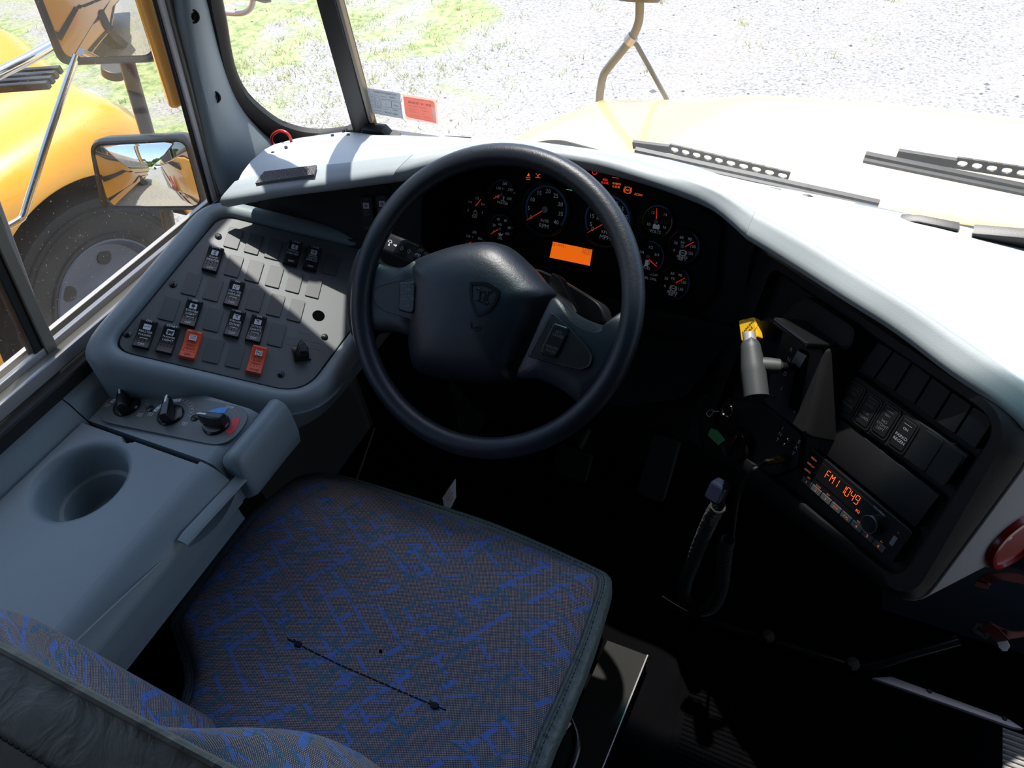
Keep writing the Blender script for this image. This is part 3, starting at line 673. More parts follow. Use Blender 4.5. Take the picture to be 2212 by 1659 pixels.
# wipers lying outside the glass
def wiper(label, blade, arm, w, holes):
    t = thing('windscreen_wiper', label, 'wiper', WM.W(*arm[0], w), 'windscreen wipers')
    a, b = [V(WM.px(*q, w)) for q in blade]
    g = MB(); bar(WM, a, b, .012, w - .004, w + .004, g); bar(WM, a, b, .005, w + .004, w + .012, g); g.build('wiper_blade', M['black'], t)
    for i in range(len(arm) - 1):
        g = MB(); a, b = V(WM.px(*arm[i], w)), V(WM.px(*arm[i + 1], w)); d = (b - a); F2 = WM.sub(a.x, a.y, w - .016, math.atan2(d.y, d.x)); l = d.length; wd = .020
        n = holes[i]
        if n:
            st = l / n
            for k in range(n):
                o = rrect(st * (k + .5), 0, st, wd, .0005, 3); q = rrect(st * (k + .5), 0, st * .68, wd * .5, .005, 3); g.ring(F2, o, q, 0, .003)
        else: g.box(F2, 0, l, -wd * .35, wd * .35, 0, .006)
        g.build('wiper_arm', M['black'], t)
wiper('long black wiper with pierced arm outside, directly ahead of wheel', [(1372, 326), (1898, 441)], [(1362, 323), (1440, 333), (1560, 362), (1700, 396)], -.05, [0, 5, 5])
wiper('black wiper with pierced arm at the right edge of the windscreen', [(1868, 337), (2300, 425)], [(1935, 345), (2060, 366), (2290, 402)], -.06, [0, 7])

# cross-view mirror on its tube stand
F = Frame((0, 1.92, 0), (1, 0, 0), (0, 0, 1))
def Y(px, py, y=1.92): return aty(px, py, y)
t = thing('crossview_mirror', 'dark tube stand with brace rising from the hood ahead of wheel, mirror at its top', 'mirror', Y(1294, 245))
g = MB(); g.tube(smooth_pts([Y(1294, 262), Y(1295, 215), Y(1302, 168), Y(1315, 145), Y(1350, 102), Y(1366, 80), Y(1380, 45), Y(1382, -5)], 5), .0115, 12); g.build('tube_post', M['tubegrey'], t)
g = MB(); g.tube([Y(1364, 85), Y(1376, 98), Y(1404, 148), Y(1448, 228)], .0065, 10); g.build('brace', M['tubegrey'], t)
g = MB(); g.tube([Y(1357, 92), Y(1368, 78)], .016, 12); g.build('clamp', M['alu'], t)
g = MB(); F2 = facing(Y(1380, -6), (0, -.3, -.95)); g.lathe(F2, 0, 0, [(.0001, .012), (.05, .010), (.062, 0), (.06, -.03), (.03, -.07), (.0001, -.08)], 28); g.build('mirror_head', M['housing'], t)
t = thing('crossview_mirror', 'silver hooked tube carrying a round mirror beyond the left corner windscreen', 'mirror', aty(500, 30, 1.9))
g = MB(); g.tube(smooth_pts([aty(430, 22, 1.9), aty(480, 27, 1.9), aty(520, 29, 1.9), aty(541, 18, 1.9), aty(548, -6, 1.9)], 6), .0085, 12); g.build('tube_post', M['alu'], t)
g = MB(); F2 = facing(aty(532, -14, 1.9), (-.2, -.5, -.85)); g.lathe(F2, 0, 0, [(.0001, .012), (.06, .010), (.078, 0), (.07, -.03), (.03, -.07), (.0001, -.08)], 28); g.build('mirror_head', M['housing'], t)

# rectangular side mirrors
def side_mirror(label, pts, o, n, frame, loc, R=.55):
    F = facing(o, n); p = F.pl(pts)
    t = thing('side_mirror', label, 'mirror', loc, 'side mirrors')
    rr = rpoly(p, .030, 6); inn = rpoly(offset(p, -frame), .022, 6)
    g = MB(); L = [[F.P(a, b, w) for a, b in l] for l, w in ((inn, .0), (offset(rr, -frame * .7), .008), (offset(rr, -frame * .3), .010), (rr, 0), (offset(rr, -.004), -.03), (offset(rr, -.03), -.055), (offset(rr, -.06), -.06))]
    g.loft(L, cap0=False, cap1=True); g.build('mirror_housing', M['housing'], t)
    c = V((sum(q[0] for q in inn) / len(inn), sum(q[1] for q in inn) / len(inn))); rm = max((V(q) - c).length for q in inn); L = []
    for k in range(15):      # slightly convex glass
        s_ = 1 - k / 14 if k < 14 else .002; L.append([F.P(*(c + (V(q) - c) * s_), .0006 + (rm ** 2 - ((V(q) - c).length * s_) ** 2) / (2 * R)) for q in inn])
    g = MB(); g.loft(L, cap0=False); g.build('mirror_glass', M['mirror'], t, angle=180)
    return F, t
F1, t1 = side_mirror('lower rectangular side mirror reflecting the neighbouring bus, near the sill', [(196, 303), (222, 296), (415, 294), (440, 330), (440, 448), (425, 454), (232, 452), (220, 430)][:0] or [(193, 300), (408, 290), (452, 452), (222, 456)], (-1.27, .93, .75), (.33, -.93, .16), .012, (-1.25, .93, .8), .42)
F2_, t2 = side_mirror('upper rectangular side mirror with tapering dark frame, cut by photo top', [(48, -75), (318, -80), (352, 134), (132, 142)], (-1.30, .95, 1.03), (.320, -.945, .04), .015, (-1.3, .95, 1.0), 1.4)
t = thing('mirror_bracket', 'chrome tube bracket carrying the two side mirrors outside the driver window', 'mirror bracket', (-1.3, 1.0, 1.0))
g = MB(); g.tube([aty(p, q, 1.05) for p, q in ((262, 90), (290, 190), (322, 300), (345, 380))], .016, 12); g.build('upright', M['housing'], t)
g = MB(); g.tube(smooth_pts([atx(165, 120, -1.36), atx(110, 280, -1.36), atx(62, 430, -1.36), atx(52, 462, -1.36), atx(38, 478, -1.36), atx(-30, 515, -1.36)], 4), .0065, 12); lab(g.build('lower_stay', M['chrome'], t), 'thin chrome stay bent at its foot')
g = MB(); g.tube([atx(-40, 178, -1.5), atx(60, 128, -1.5), atx(125, 92, -1.5)], .011, 12); lab(g.build('upper_stay', M['chrome'], t), 'thick chrome stay at upper left')
g = MB(); g.tube([aty(345, 380, 1.05), aty(362, 470, 1.05), aty(372, 520, 1.05)], .016, 12); g.build('foot', M['housing'], t)

# background seen in the mirrors
for i, (x, y, s) in enumerate(((-9, -34, 3.2), (-3, -38, 3.9), (3, -33, 3.1), (9, -37, 3.6), (-18, -36, 3.6))):
    t = thing('tree', ['broad green tree at the far left of the tree row behind', 'tallest green tree in the middle of the row behind', 'round green tree right of the tallest one behind', 'green tree at the right end of the row behind', 'green tree at the outermost left behind the lot'][i], 'tree', (x, y, GZ), 'trees behind the lot')
    g = MB(); g.tube([(x, y, GZ), (x + .1, y, GZ + 1.2), (x, y, GZ + 2.6)], [.28, .2, .12], 10); g.build('trunk', M['bark'], t)
    g = MB(); rr_ = random.Random(i)
    for k in range(260):
        a, b = rr_.random() * 6.283, math.acos(rr_.uniform(-.5, 1)); r = s * rr_.uniform(.6, 1); c = V((x + r * math.sin(b) * math.cos(a), y + r * math.sin(b) * math.sin(a), GZ + s * .9 + .8 + r * .8 * math.cos(b)))
        for q in range(3):
            d = V((rr_.gauss(0, 1), rr_.gauss(0, 1), rr_.gauss(0, 1))).normalized(); e = d.orthogonal().normalized() * s * .16; f = d.cross(e)
            g.add([c + e, c + f, c - e, c - f], [(0, 1, 2, 3)])
    g.build('foliage', M['leaf'], t, recalc=False, smooth=False)
for i, (x, y) in enumerate(((-7.0, -24), (-1.2, -25.5))):
    t = thing('car', ['white car parked at the left behind, seen in the mirror', 'white car parked in the middle behind, seen in the mirror'][i], 'car', (x, y, GZ), 'parked white cars')
    F = Frame((x, y, GZ), (1, 0, 0), (0, 0, 1))
    g = MB(); g.prism(F, rpoly([(-2.2, .35), (2.2, .35), (2.25, .8), (1.4, .95), (.8, 1.42), (-1.0, 1.42), (-1.7, .98), (-2.25, .85)], .12), -.85, .85, ch=.08); g.build('car_body', M['vehwhite'], t)
    g = MB(); g.prism(F, [(-1.45, .98), (1.15, .98), (.72, 1.34), (-.95, 1.34)], -.86, .86); g.build('car_windows', M['glassdark'], t)
    for dx in (-1.4, 1.4):
        for w0 in (-.87, .6):
            g = MB(); g.prism(F, circ(dx, .33, .33, 24), w0, w0 + .27); g.build('car_wheel', M['tyre'], t)
# ------------------------------------------------------------------ side console
YW = Frame((0, 0, 0), (1, 0, 0), (0, 0, 1))
t = thing('side_console', 'blue-grey moulded console with cup holder lid, between the seat and driver window', 'console', (-.82, .1, 0))
SCON = t
def xz_loft(mb, prof, ys, m=0, cap=True):
    mb.loft([[V((x, y, z)) for x, z in prof] for y in ys], m, cap0=cap, cap1=cap)
ZT = .74
ridge = [(-.992, .50), (-.992, .755), (-.985, .772), (-.972, .782), (-.958, .780), (-.946, .768), (-.940, .752), (-.932, ZT - .004)]
# body under the lid
def body_row(y):
    q = (y - .243) / .118
    xi, za = -.6640, .7005
    if 0 < q < 1: k = math.sin(math.pi * q) ** .7; xi, za = -.664 - .028 * min(1, k * 1.6), .7005 - .026 * k
    pr = ridge + [(-.929, ZT - .01), (-.925, .60), (-.69, .60), (-.689, .702), (xi, .702), (xi, za + .003), (-.6638, za), (-.6645, min(za - .002, .672)), (-.668, .656), (-.680, .650), (-.74, .642), (-.84, .642), (-.84, .50)]
    return [V((x, y, z)) for x, z in pr]
g = MB(); g.loft([body_row(y) for y in [-.55, -.3, 0, .15, .2425] + [.243 + .004 * k for k in range(28)]])
xz_loft(g, [(-.992, .50)] + ridge[1:] + [(-.70, ZT + .001), (-.685, ZT - .004), (-.672, .71), (-.667, .68), (-.670, .656), (-.682, .650), (-.84, .642), (-.84, .5)], [.353, .40, .455])
g.build('console_body', M['grey'], t, angle=50)
g = MB(); g.box(XY, -.98, -.86, -.5, .5, 0, .52); g.build('console_pedestal', M['dash'], t, bevel=.01)
# lid with cup recess and rolled edge
LF = Frame((0, 0, ZT + .004), (1, 0, 0), (0, 1, 0))
lp = [(-.928, -.55), (-.928, .335), (-.905, .345), (-.842, .3455), (-.836, .340), (-.824, .340), (-.818, .3462), (-.70, .349), (-.70, -.55)]
cu, cv = LF.px(172, 1037); cr1 = .062
# lid top as a ring of faces round the cup mouth
N = 64
def edge_pt(a):
    # ray from cup centre to the rectangular lid outline
    c, k = math.cos(a), math.sin(a); best = 9
    for (x, s) in ((-.928, 0), (-.70, 0)):
        if abs(c) > 1e-6 and (x - cu) / c > 0: best = min(best, (x - cu) / c)
    for y in (-.55, .343):
        if abs(k) > 1e-6 and (y - cv) / k > 0: best = min(best, (y - cv) / k)
    x, y = cu + c * best, cv + k * best
    if y > .342 and -.845 <= x <= -.821: best *= (.3365 - cv) / (.343 - cv) if -.8415 < x < -.8245 else (.340 - cv) / (.343 - cv)
    return (cu + c * best, cv + k * best)
angs = sorted([2 * math.pi * i / N for i in range(N)] + [math.atan2(y - cv, x - cu) % (2 * math.pi) for x in (-.928, -.70) for y in (-.55, .343)] + [math.atan2(.343 - cv, x - cu) % (2 * math.pi) for x in (-.8455, -.8445, -.842, -.838, -.833, -.828, -.824, -.8215, -.8205)])
L = []
L.append([LF.P(*edge_pt(a), -.012) for a in angs]); L.append([LF.P(*edge_pt(a), -.001) for a in angs]); 
L.append([LF.P(*(V(edge_pt(a)) * .995 + V((cu, cv)) * .005), 0) for a in angs])
for r, w in ((.073, 0), (.069, -.0012), (.065, -.004), (.062, -.009), (.060, -.016), (.057, -.045), (.054, -.050), (.048, -.0515), (.046, -.055), (.044, -.085), (.040, -.09), (.0002, -.09)):
    L.append([LF.P(cu + r * math.cos(a), cv + r * math.sin(a), w) for a in angs])
g = MB(); g.loft(L, cap0=False, cap1=False)
lid = g.build('lid', M['grey'], t, angle=40)
# rolled edge running along the lid's right side
g = MB(); rp = [(-.702, ZT + .004), (-.690, ZT + .003), (-.678, ZT - .002), (-.667, ZT - .012), (-.660, ZT - .026), (-.657, ZT - .034), (-.658, ZT - .0385), (-.664, ZT - .0385), (-.675, ZT - .02), (-.70, ZT - .01)]
xz_loft(g, rp, [-.55, -.2, .1, .30, .340, .348]); g.build('rolled_edge', M['grey'], lid, angle=50)
g = MB(); L = []
for k in range(13):
    q = k / 12; y = .243 + .130 * q; z = .722 - .012 * q; e = .5 if k in (0, 12) else 1
    L.append([V((x_, y, z + z_ * e)) for x_, z_ in ((-.660, .005), (-.652, .0045), (-.646, .002), (-.6445, -.002), (-.647, -.005), (-.652, -.0055), (-.660, -.007))])
g.loft(L)
g.build('pull_lip', M['grey'], lid, angle=40)
# side seam
g = MB(); g.tube([atx(p, q, -.6618) for p, q in ((378, 1186), (290, 1268), (200, 1352), (120, 1430))], .0012, 6); lab(g.build('mould_seam', M['endgrey'], t), 'pale mould seam line')
# hinge
g = MB()
for k in range(4):
    a, b = LF.px(86 - 22 * k, 908 + 18 * k, .004), LF.px(66 - 22 * k, 925 + 18 * k, .004)
    g2 = MB(); g2.tube([LF.P(*a, .003), LF.P(*b, .003)], .0045, 10); g2.build('hinge_knuckle', M['alu'], t)
# front roll next to the heater controls
g = MB(); L = []
for y, k in ((.3590, .62), (.3600, .80), (.3625, .92), (.368, .99), (.375, 1), (.44, 1), (.475, 1.04)):
    L.append([V((-.661 + (x + .661) * k + .004, y, .705 + (z - .705) * k)) for x, z in ((-.684, .735), (-.681, .742), (-.676, .747), (-.669, .752), (-.661, .7545), (-.653, .752), (-.648, .745), (-.646, .73), (-.648, .69), (-.655, .662), (-.675, .645), (-.70, .64))])
g.loft(L); g.build('front_roll', M['grey'], t, angle=50)

# ------------------------------------------------------------------ switch plate and its housing
SP = Frame((-.8903, .4804, .8108), (.81527798, .38164358, -.4355112), (-.28994772, .92006, .26347658))
cor = SP.pl([(236, 754), (476, 464), (872, 560), (655, 852)]); rad = [.034, .026, .03, .045]
def loop(off, w, drop=None):
    q = rpoly(offset(cor, off), [r + max(0, off) for r in rad], 8)
    L = [SP.P(a, b, w) for a, b in q]
    if drop is not None: L = [V((p.x, p.y, drop)) for p in L]
    return L
g = MB(); Ls = [loop(-.004, -.012), loop(.001, -.012), loop(.0015, .002), loop(.004, .007), loop(.010, .0105), loop(.019, .011), loop(.027, .008), loop(.033, .001), loop(.037, -.012)]
def sk(off, z, k=0.0):
    out = []
    for p in loop(off, -.012):
        out.append(V((max(p.x, -.985) + (k if p.x > -.75 else 0), p.y, min(p.z, z))))
    return out
Ls += [sk(.042, .72, 0), sk(.044, .68, -.004), sk(.036, .63, -.015), sk(.0, .60, -.06)]
g.loft(Ls, cap0=False, cap1=False); g.build('switch_housing', M['grey'], SCON, angle=60)
# raised grab shape at the housing's far left corner
t = thing('switch_panel', 'charcoal plate of rocker switches and blank covers, left of the steering wheel', 'switch panel', SP.P(.13, .1), None)
g = MB(); g.prism(SP, rpoly(offset(cor, -.001), rad, 8), -.012, 0, ch=.001)
g.build('panel_plate', M['plate'], t)

def strip_u(v, L): return v / L
ICON = {}
def rocker(F, u, v, name, top='ON', bot='OFF', parent=None, red=False, icon='box', label=None, Lh=.047, Wd=.0235, bar_=True, m=None, txt=None, dim=1.0, tw=.0):
    f = F.sub(u, v, 0, tw); h = Lh / 2; w = Wd / 2
    prof = [(-h, .0092), (-h * .35, .0062), (h * .3, .0068), (h * .86, .0098), (h, .0086)]   # height along the rocker
    def H(y):
        for (a, x), (b, z) in zip(prof, prof[1:]):
            if y <= b: return x + (z - x) * (y - a) / (b - a)
        return prof[-1][1]
    g = MB(); L = []
    for y, z in [(-h * 1.0, .0)] + prof + [(h * 1.0, .0)]:
        L.append([f.P(-w, y, 0), f.P(-w, y, max(0, z - .0016)), f.P(-w + .0014, y, z), f.P(w - .0014, y, z), f.P(w, y, max(0, z - .0016)), f.P(w, y, 0)])
    g.loft(L)
    for r in ((-.30, -.52),):
        for yy in r:
            for k in range(4):
                x = (-1.5 + k) * w * .42; y = yy * h; z = H(y)
                g.add([f.P(x - .0009, y - .0009, z), f.P(x + .0009, y - .0009, z), f.P(x + .0009, y + .0009, z), f.P(x - .0009, y + .0009, z), f.P(x, y, z + .0012)], [(0, 1, 4), (1, 2, 4), (2, 3, 4), (3, 0, 4)])
    for k in range(4):
        x = (-1.5 + k) * w * .42; y = .78 * h; z = H(y)
        g.add([f.P(x - .0009, y - .0009, z), f.P(x + .0009, y - .0009, z), f.P(x + .0009, y + .0009, z), f.P(x - .0009, y + .0009, z), f.P(x, y, z + .0012)], [(0, 1, 4), (1, 2, 4), (2, 3, 4), (3, 0, 4)])
    o = g.build('rocker_switch', m or (M['red'] if red else M['rocker']), parent, angle=25)
    o['label'] = label or ('rocker switch marked ' + ' '.join(name))
    pm = txt or (M['darkprint'] if red else M['white'])
    g = MB()
    def T(s, y, size): 
        if s: g.text(f, 0, y, size, s, H(y) + .0007)
    T(top, h * .88, .0052)
    n = len(name); y0 = h * (.13 if n < 3 else .16); st = .0056 if n < 3 else .0045
    for i, s in enumerate(name): T(s, y0 - i * st, min(.0056 if n < 3 else .0046, .0205 / max(4, len(s)) * 1.55))
    T(bot, -h * .83, .0056)
    if bar_: 
        y = y0 - n * st + .0002; g.flat(f, [(-w * .5, y - .0004), (w * .5, y - .0004), (w * .5, y + .0004), (-w * .5, y + .0004)], H(y) + .0008)
    g.build('legend', pm, o, recalc=False, smooth=False)
    if icon:
        y = h * .48; z = H(y) + .0006; f2 = f.sub(0, y, z + .0004); s = .0105
        g = MB(); g.prism(f2, rrect(0, 0, s, s * .95, .001), -.0008, 0); g.build('legend_window', M['window'], o)
        g = MB(); B = lambda a, b, c, d: g.flat(f2, [(a * s, b * s), (c * s, b * s), (c * s, d * s), (a * s, d * s)], .0002)
        if icon == 'break': B(-.4, -.04, -.1, .04); B(.1, -.04, .4, .04); g.tube([f2.P(-.1 * s, 0, .0002), f2.P(.12 * s, .2 * s, .0002)], .0003, 4)
        elif icon == 'text': g.text(f2, 0, .0018, .0034, 'OVER', .0003); g.text(f2, 0, -.0018, .0034, 'RIDE', .0003)
        elif icon == 'no': g.arc(f2, 0, 0, .36 * s, .43 * s, 0, 360, .0002); B(-.25, -.05, .25, .05); g.tube([f2.P(-.28 * s, .28 * s, .0003), f2.P(.28 * s, -.28 * s, .0003)], .0003, 4)
        elif icon == 'bus': B(-.35, -.25, .35, .2); B(-.3, -.38, -.1, -.25); B(.1, -.38, .3, -.25); B(-.42, -.05, -.36, .25); B(.36, -.05, .42, .25)
        elif icon == 'fan':
            for k in range(4): g.arc(f2.sub(.2 * s * math.cos(k * 1.5708), .2 * s * math.sin(k * 1.5708), 0), 0, 0, .09 * s, .15 * s, 0, 360, .0003, seg=12)
        elif icon == 'lamp': B(-.4, .22, .4, .32); B(-.12, .05, .12, .22); g.tube([f2.P(0, 0, .0003), f2.P(-.25 * s, -.35 * s, .0003)], .0003, 4); g.tube([f2.P(.05 * s, 0, .0003), f2.P(.25 * s, -.3 * s, .0003)], .0003, 4)
        elif icon == 'mirror': g.arc(f2, -.1 * s, 0, .2 * s, .28 * s, 0, 360, .0003, seg=4); B(.15, .15, .42, .25); B(-.25, -.3, .05, -.22)
        elif icon == 'heat': B(-.25, .2, .25, .3); B(-.25, -.3, .25, -.2); g.arc(f2, 0, 0, .08 * s, .15 * s, 0, 360, .0003, seg=12); B(-.05, -.2, .05, -.08); B(-.05, .08, .05, .2)
        elif icon == 'strobe': g.arc(f2, 0, .05 * s, 0, .28 * s, 0, 360, .0003, seg=14); B(-.2, -.4, .2, -.3)
        g.build('icon', M['darkprint'], o, recalc=False, smooth=False)
    return o
def blank(F, u, v, parent, Lh=.0415, Wd=.0228):
    g = MB(); g.prism(F, rrect(u, v, Wd, Lh, .002), -.001, .0022, ch=.0007); return g.build('blank_cover', M['blank'], parent)
cells = {0: 'M F O b b N', 1: 'b S b D L b', 2: 'b b H b b b', 3: 'R b b b b b', 4: 'b b b W V b'}
spec = {'M': (['MASTER', 'FLASHER'], 'ON', 'OFF', 'break'), 'F': (['FLASHER', 'LIGHT'], 'START', '', 'bus'), 'O': (['OVER-', 'RIDE'], 'OFF', 'OFF', 'text'), 'N': (['NOISE', 'SUPP'], '', 'NOISE', 'no'),
        'S': (['STROBE', 'LIGHT'], 'ON', 'OFF', 'strobe'), 'D': (['DRIVER', 'DOME'], 'ON', 'OFF', 'lamp'), 'L': (['DOME', 'LIGHTS'], 'ON', 'OFF', 'lamp'), 'H': (['HEATED', 'MIRROR'], 'ON', 'OFF', 'mirror'),
        'R': (['REAR', 'HEATER'], 'LO/HI', 'OFF', 'heat'), 'W': (['STEPWELL', 'HEATER'], 'LO/HI', 'OFF', 'heat'), 'V': (['DRIVER', 'HEATER', 'DEFROST'], 'LO/HI', 'OFF', 'fan')}
for r, row in cells.items():
    for i, c in enumerate(row.split()):
        u, v = i * .033 + r * .0188, r * .0537
        if c == 'b': blank(SP, u, v, t)
        else:
            n, a, b, ic = spec[c]
            rocker(SP, u, v, n, a, b, t, c in 'ON', ic, label=('red ' if c in 'ON' else 'black ') + 'rocker switch marked ' + ' '.join(n), bar_=c not in 'RWV F')
for q in ((275, 722), (374, 615), (471.5, 511), (701, 728), (607, 809)):
    u, v = SP.px(*q); g = MB(); g.lathe(SP, u, v, [(.0058, 0), (.0054, .0018), (.0035, .0030), (.0001, .0034)], 20)
    o = g.build('screw', M['steel'], t); g = MB(); g.box(SP, u - .0028, u + .0028, v - .0006, v + .0006, .003, .0040); g.box(SP, u - .0006, u + .0006, v - .0028, v + .0028, .003, .0040); g.build('cross_slot', M['darkprint'], o)
u, v = SP.px(688, 682); g = MB(); g.lathe(SP, u, v, [(.0002, .0006), (.0088, .0006)], 24); g.lathe(SP, u, v, [(.0086, .0004), (.0096, .0012), (.0102, .0004)], 24); lab(g.build('open_hole', M['void'], t), 'round empty hole')
# door knob
u, v = SP.px(651, 766); a = SP.dirpx((660, 783), (650, 738)); f = SP.sub(u, v, 0, a - math.pi / 2)
g = MB(); g.box(f, -.013, .013, -.012, .012, 0, .006, ch=.001); kb = g.build('rotary_knob', M['gloss'], t)
g = MB(); L = []
for w, s in ((.006, 1), (.014, .95), (.022, .85), (.026, .6)):
    L.append([f.P(x * s, y * s, w) for x, y in ((-.0095, -.013), (.0095, -.013), (.0105, 0), (.006, .012), (0, .020), (-.006, .012), (-.0105, 0))])
g.loft(L); g.build('knob_grip', M['gloss'], kb, bevel=.0012)
g = MB()
for q, s in (((628, 738), ['CLOSE', 'DOOR']), ((655, 727), ['DOOR', 'CTRL']), ((681, 748), ['OPEN', 'DOOR'])):
    u, v = SP.px(*q); g.text(SP, u, v + .002, .0042, s[0], .0004); g.text(SP, u, v - .002, .0042, s[1], .0004)
    q_ = rrect(u, v, .0175, .012, .002); g.ring(SP, offset(q_, .0003), q_, 0, .0004)
g.build('door_legend', M['dim'], t, recalc=False, smooth=False)

# ------------------------------------------------------------------ heater controls
HP = Frame((-.84, .40, ZT + .0015), (1, 0, 0), (0, 1, 0))
k1, k2, k3 = HP.px(272, 879), HP.px(370, 899), HP.px(465, 918)
d = (V(k3) - V(k1)); a = math.atan2(d.y, d.x); HP = HP.sub(*k2, 0, a); dd = d.length / 2
t = thing('heater_control_panel', 'capsule shaped dark plate with three rotary heater knobs on the console', 'heater controls', HP.P(0, 0))
g = MB(); g.prism(HP, rrect(0, .003, dd * 2 + .084, .074, .036, 8), -.001, .0014, ch=.0004); g.build('control_plate', M['plate'], t)
for i, (x, ptr, lb) in enumerate(((-dd, (270, 862, 268, 828), 'recirculation knob'), (0, (372, 880, 378, 852), 'defrost knob'), (dd, (470, 905, 436, 902), 'temperature knob'))):
    g = MB(); 
    g.arc(HP, x, 0, .0275, .0335, 96, 178, .0018, m=0) if i < 2 else None
    g.arc(HP, x, 0, .0272, .0276, -5, 85, .0018, m=1); g.arc(HP, x, 0, .0333, .0337, -5, 85, .0018, m=1)
    if i == 2: g.arc(HP, x, 0, .0225, .0335, 92, 176, .0020, m=2); g.arc(HP, x, 0, .0225, .0335, -22, 40, .0020, m=3)
    o = g.build('scale_arc', [M['white'], M['print'], M['blue'], M['redprint']], t, recalc=False, smooth=False)
    g = MB()
    if i < 2:
        for j, ch in enumerate(('RECIRC', 'DRIVER')[i]):
            b = math.radians(170 - j * 13); g.text(HP, x + .0305 * math.cos(b), .0305 * math.sin(b), .0042, ch, .0021, b - math.pi / 2)
        g.build('scale_text', M['darkprint'], o, recalc=False, smooth=False); g = MB()
        for j, ch in enumerate((' FRESH', 'DEFROST')[i]):
            b = math.radians(88 - j * 13); g.text(HP, x + .0305 * math.cos(b), .0305 * math.sin(b), .0042, ch, .0021, b - math.pi / 2)
        if i == 0: g.text(HP, x + .010, .0345, .0045, 'AIR', .0018)
        for (sx, yy) in ((-.0335, -.005), (.031, -.010)):      # small vent pictograms
            for q in range(3): g.box(HP, x + sx + (q - 1) * .003 - .0003, x + sx + (q - 1) * .003 + .0003, yy - .003, yy + .002, .0014, .0018)
            g.box(HP, x + sx - .005, x + sx + .005, yy + .0028, yy + .0032, .0014, .0018)
    else: g.text(HP, x, .0345, .0062, 'TEMP', .0018)
    g.build('scale_text', M['white'], o, recalc=False, smooth=False)
    g = MB(); g.lathe(HP, x, 0, [(.0198, .0012), (.0198, .0040), (.0182, .0060), (.016, .0064), (.0001, .0064)], 36); kn = g.build('rotary_knob', M['gloss'], t, angle=30); kn['label'] = lb
    a = HP.dirpx(ptr[:2] if i != 2 else (488, 908), ptr[2:], .024); f = HP.sub(x, 0, .0064, a - math.pi / 2)
    g = MB(); L = []
    for w, s, e in ((0, 1, 1), (.012, .92, 1), (.0165, .75, .96), (.018, .5, .9)):
        L.append([f.P(px * s, py * e, w) for px, py in ((-.0075, -.019), (.0075, -.019), (.0080, 0), (.0065, .014), (.004, .0215), (-.004, .0215), (-.0065, .014), (-.0080, 0))])
    g.loft(L); g.build('grip', M['gloss'], kn, bevel=.0012)
    g = MB(); g.prism(f, rrect(0, .013, .0028, .012, .001), .0175, .0186); g.prism(f, rrect(0, .0205, .0022, .0035, .0008), .012, .0175); g.build('pointer', M['white'], kn)
for x in (-dd / 2, dd / 2):
    g = MB(); g.lathe(HP, x, .004, [(.0062, .001), (.0058, .0032), (.003, .0046), (.0001, .005)], 20); o = g.build('screw', M['steel'], t)
    g = MB(); g.box(HP, x - .003, x + .003, .0034, .0046, .0042, .0054); g.box(HP, x - .0006, x + .0006, .001, .007, .0042, .0054); g.build('cross_slot', M['darkprint'], o)

# ------------------------------------------------------------------ driver's seat
SX = -.42
t = thing('driver_seat', 'blue patterned fabric driver seat with grey vinyl sides, facing the wheel', 'seat', (SX, .2, 0))
ST = t
cush = [(700, 1030), (672, 1031), (640, 1041), (600, 1072), (555, 1112), (505, 1168), (450, 1240), (405, 1305), (384, 1345), (392, 1372), (410, 1420), (418, 1465), (408, 1510), (392, 1555), (400, 1640), (500, 1760), (800, 1850), (1040, 1860), (1118, 1720), (1160, 1600), (1205, 1500), (1250, 1395), (1280, 1310), (1293, 1268), (1291, 1245), (1270, 1232), (1225, 1212), (1150, 1180), (1050, 1140), (950, 1106), (850, 1072), (760, 1042)]
cw = [atz(x, y, .515) for x, y in cush]; cw = smooth_pts(cw, 4, closed=True)
cen = V((SX + .005, .27, .515))
def ringc(s, z, grow=0.0):
    out = []
    for p in cw:
        d = p - cen; d.z = 0; q = cen + d * s + d.normalized() * grow; q.z = z; out.append(q)
    return out
def dish(p): # slight hollow toward the back, thigh roll at the front
    return -.016 * math.exp(-(((p.x - cen.x) / .16) ** 2 + ((p.y - .20) / .13) ** 2)) + .006 * math.exp(-((p.y - .40) / .09) ** 2)
g = MB(); L = []
for s, z in ((1, .505), (.992, .515), (.975, .522), (.94, .528), (.88, .532), (.78, .535), (.64, .536), (.5, .536), (.36, .536), (.22, .536), (.1, .536), (.01, .536)):
    r = ringc(s, z); r = [V((p.x, p.y, p.z + dish(p) * min(1, (1 - s) * 6))) for p in r]; L.append(r)
k = len(cw); vs = [p for l in L for p in l]; fs = [(i * k + j, i * k + (j + 1) % k, (i + 1) * k + (j + 1) % k, (i + 1) * k + j) for i in range(len(L) - 1) for j in range(k)]
g.add(vs, fs, 0, [(p.x, p.y) for p in vs]); cush_o = g.build('seat_cushion', M['fabric'], t, angle=80)
g = MB(); L = [ringc(1, .506), ringc(1, .511, .003), ringc(1, .5105, .010), ringc(1, .507, .017), ringc(1, .496, .021), ringc(1, .47, .022), ringc(1, .43, .016), ringc(1, .41, 0), ringc(.9, .405)]
g.loft(L, cap0=False, cap1=True); g.build('cushion_side', M['vinyl'], t, angle=80)
g = MB(); g.tube(ringc(1, .511, .001), .0032, 8, closed=True); g.build('piping', M['vinyl'], cush_o)
g = MB(); R = ringc(1, .5118, .0085)
for i in range(0, len(R) - 1, 1):
    a, b = R[i], R[i + 1]; n_ = max(1, int((b - a).length / .006))
    for j in range(n_): g.tube([a.lerp(b, (j + .15) / n_), a.lerp(b, (j + .75) / n_)], .0006, 4)
g.build('side_stitching', M['thread'], t)
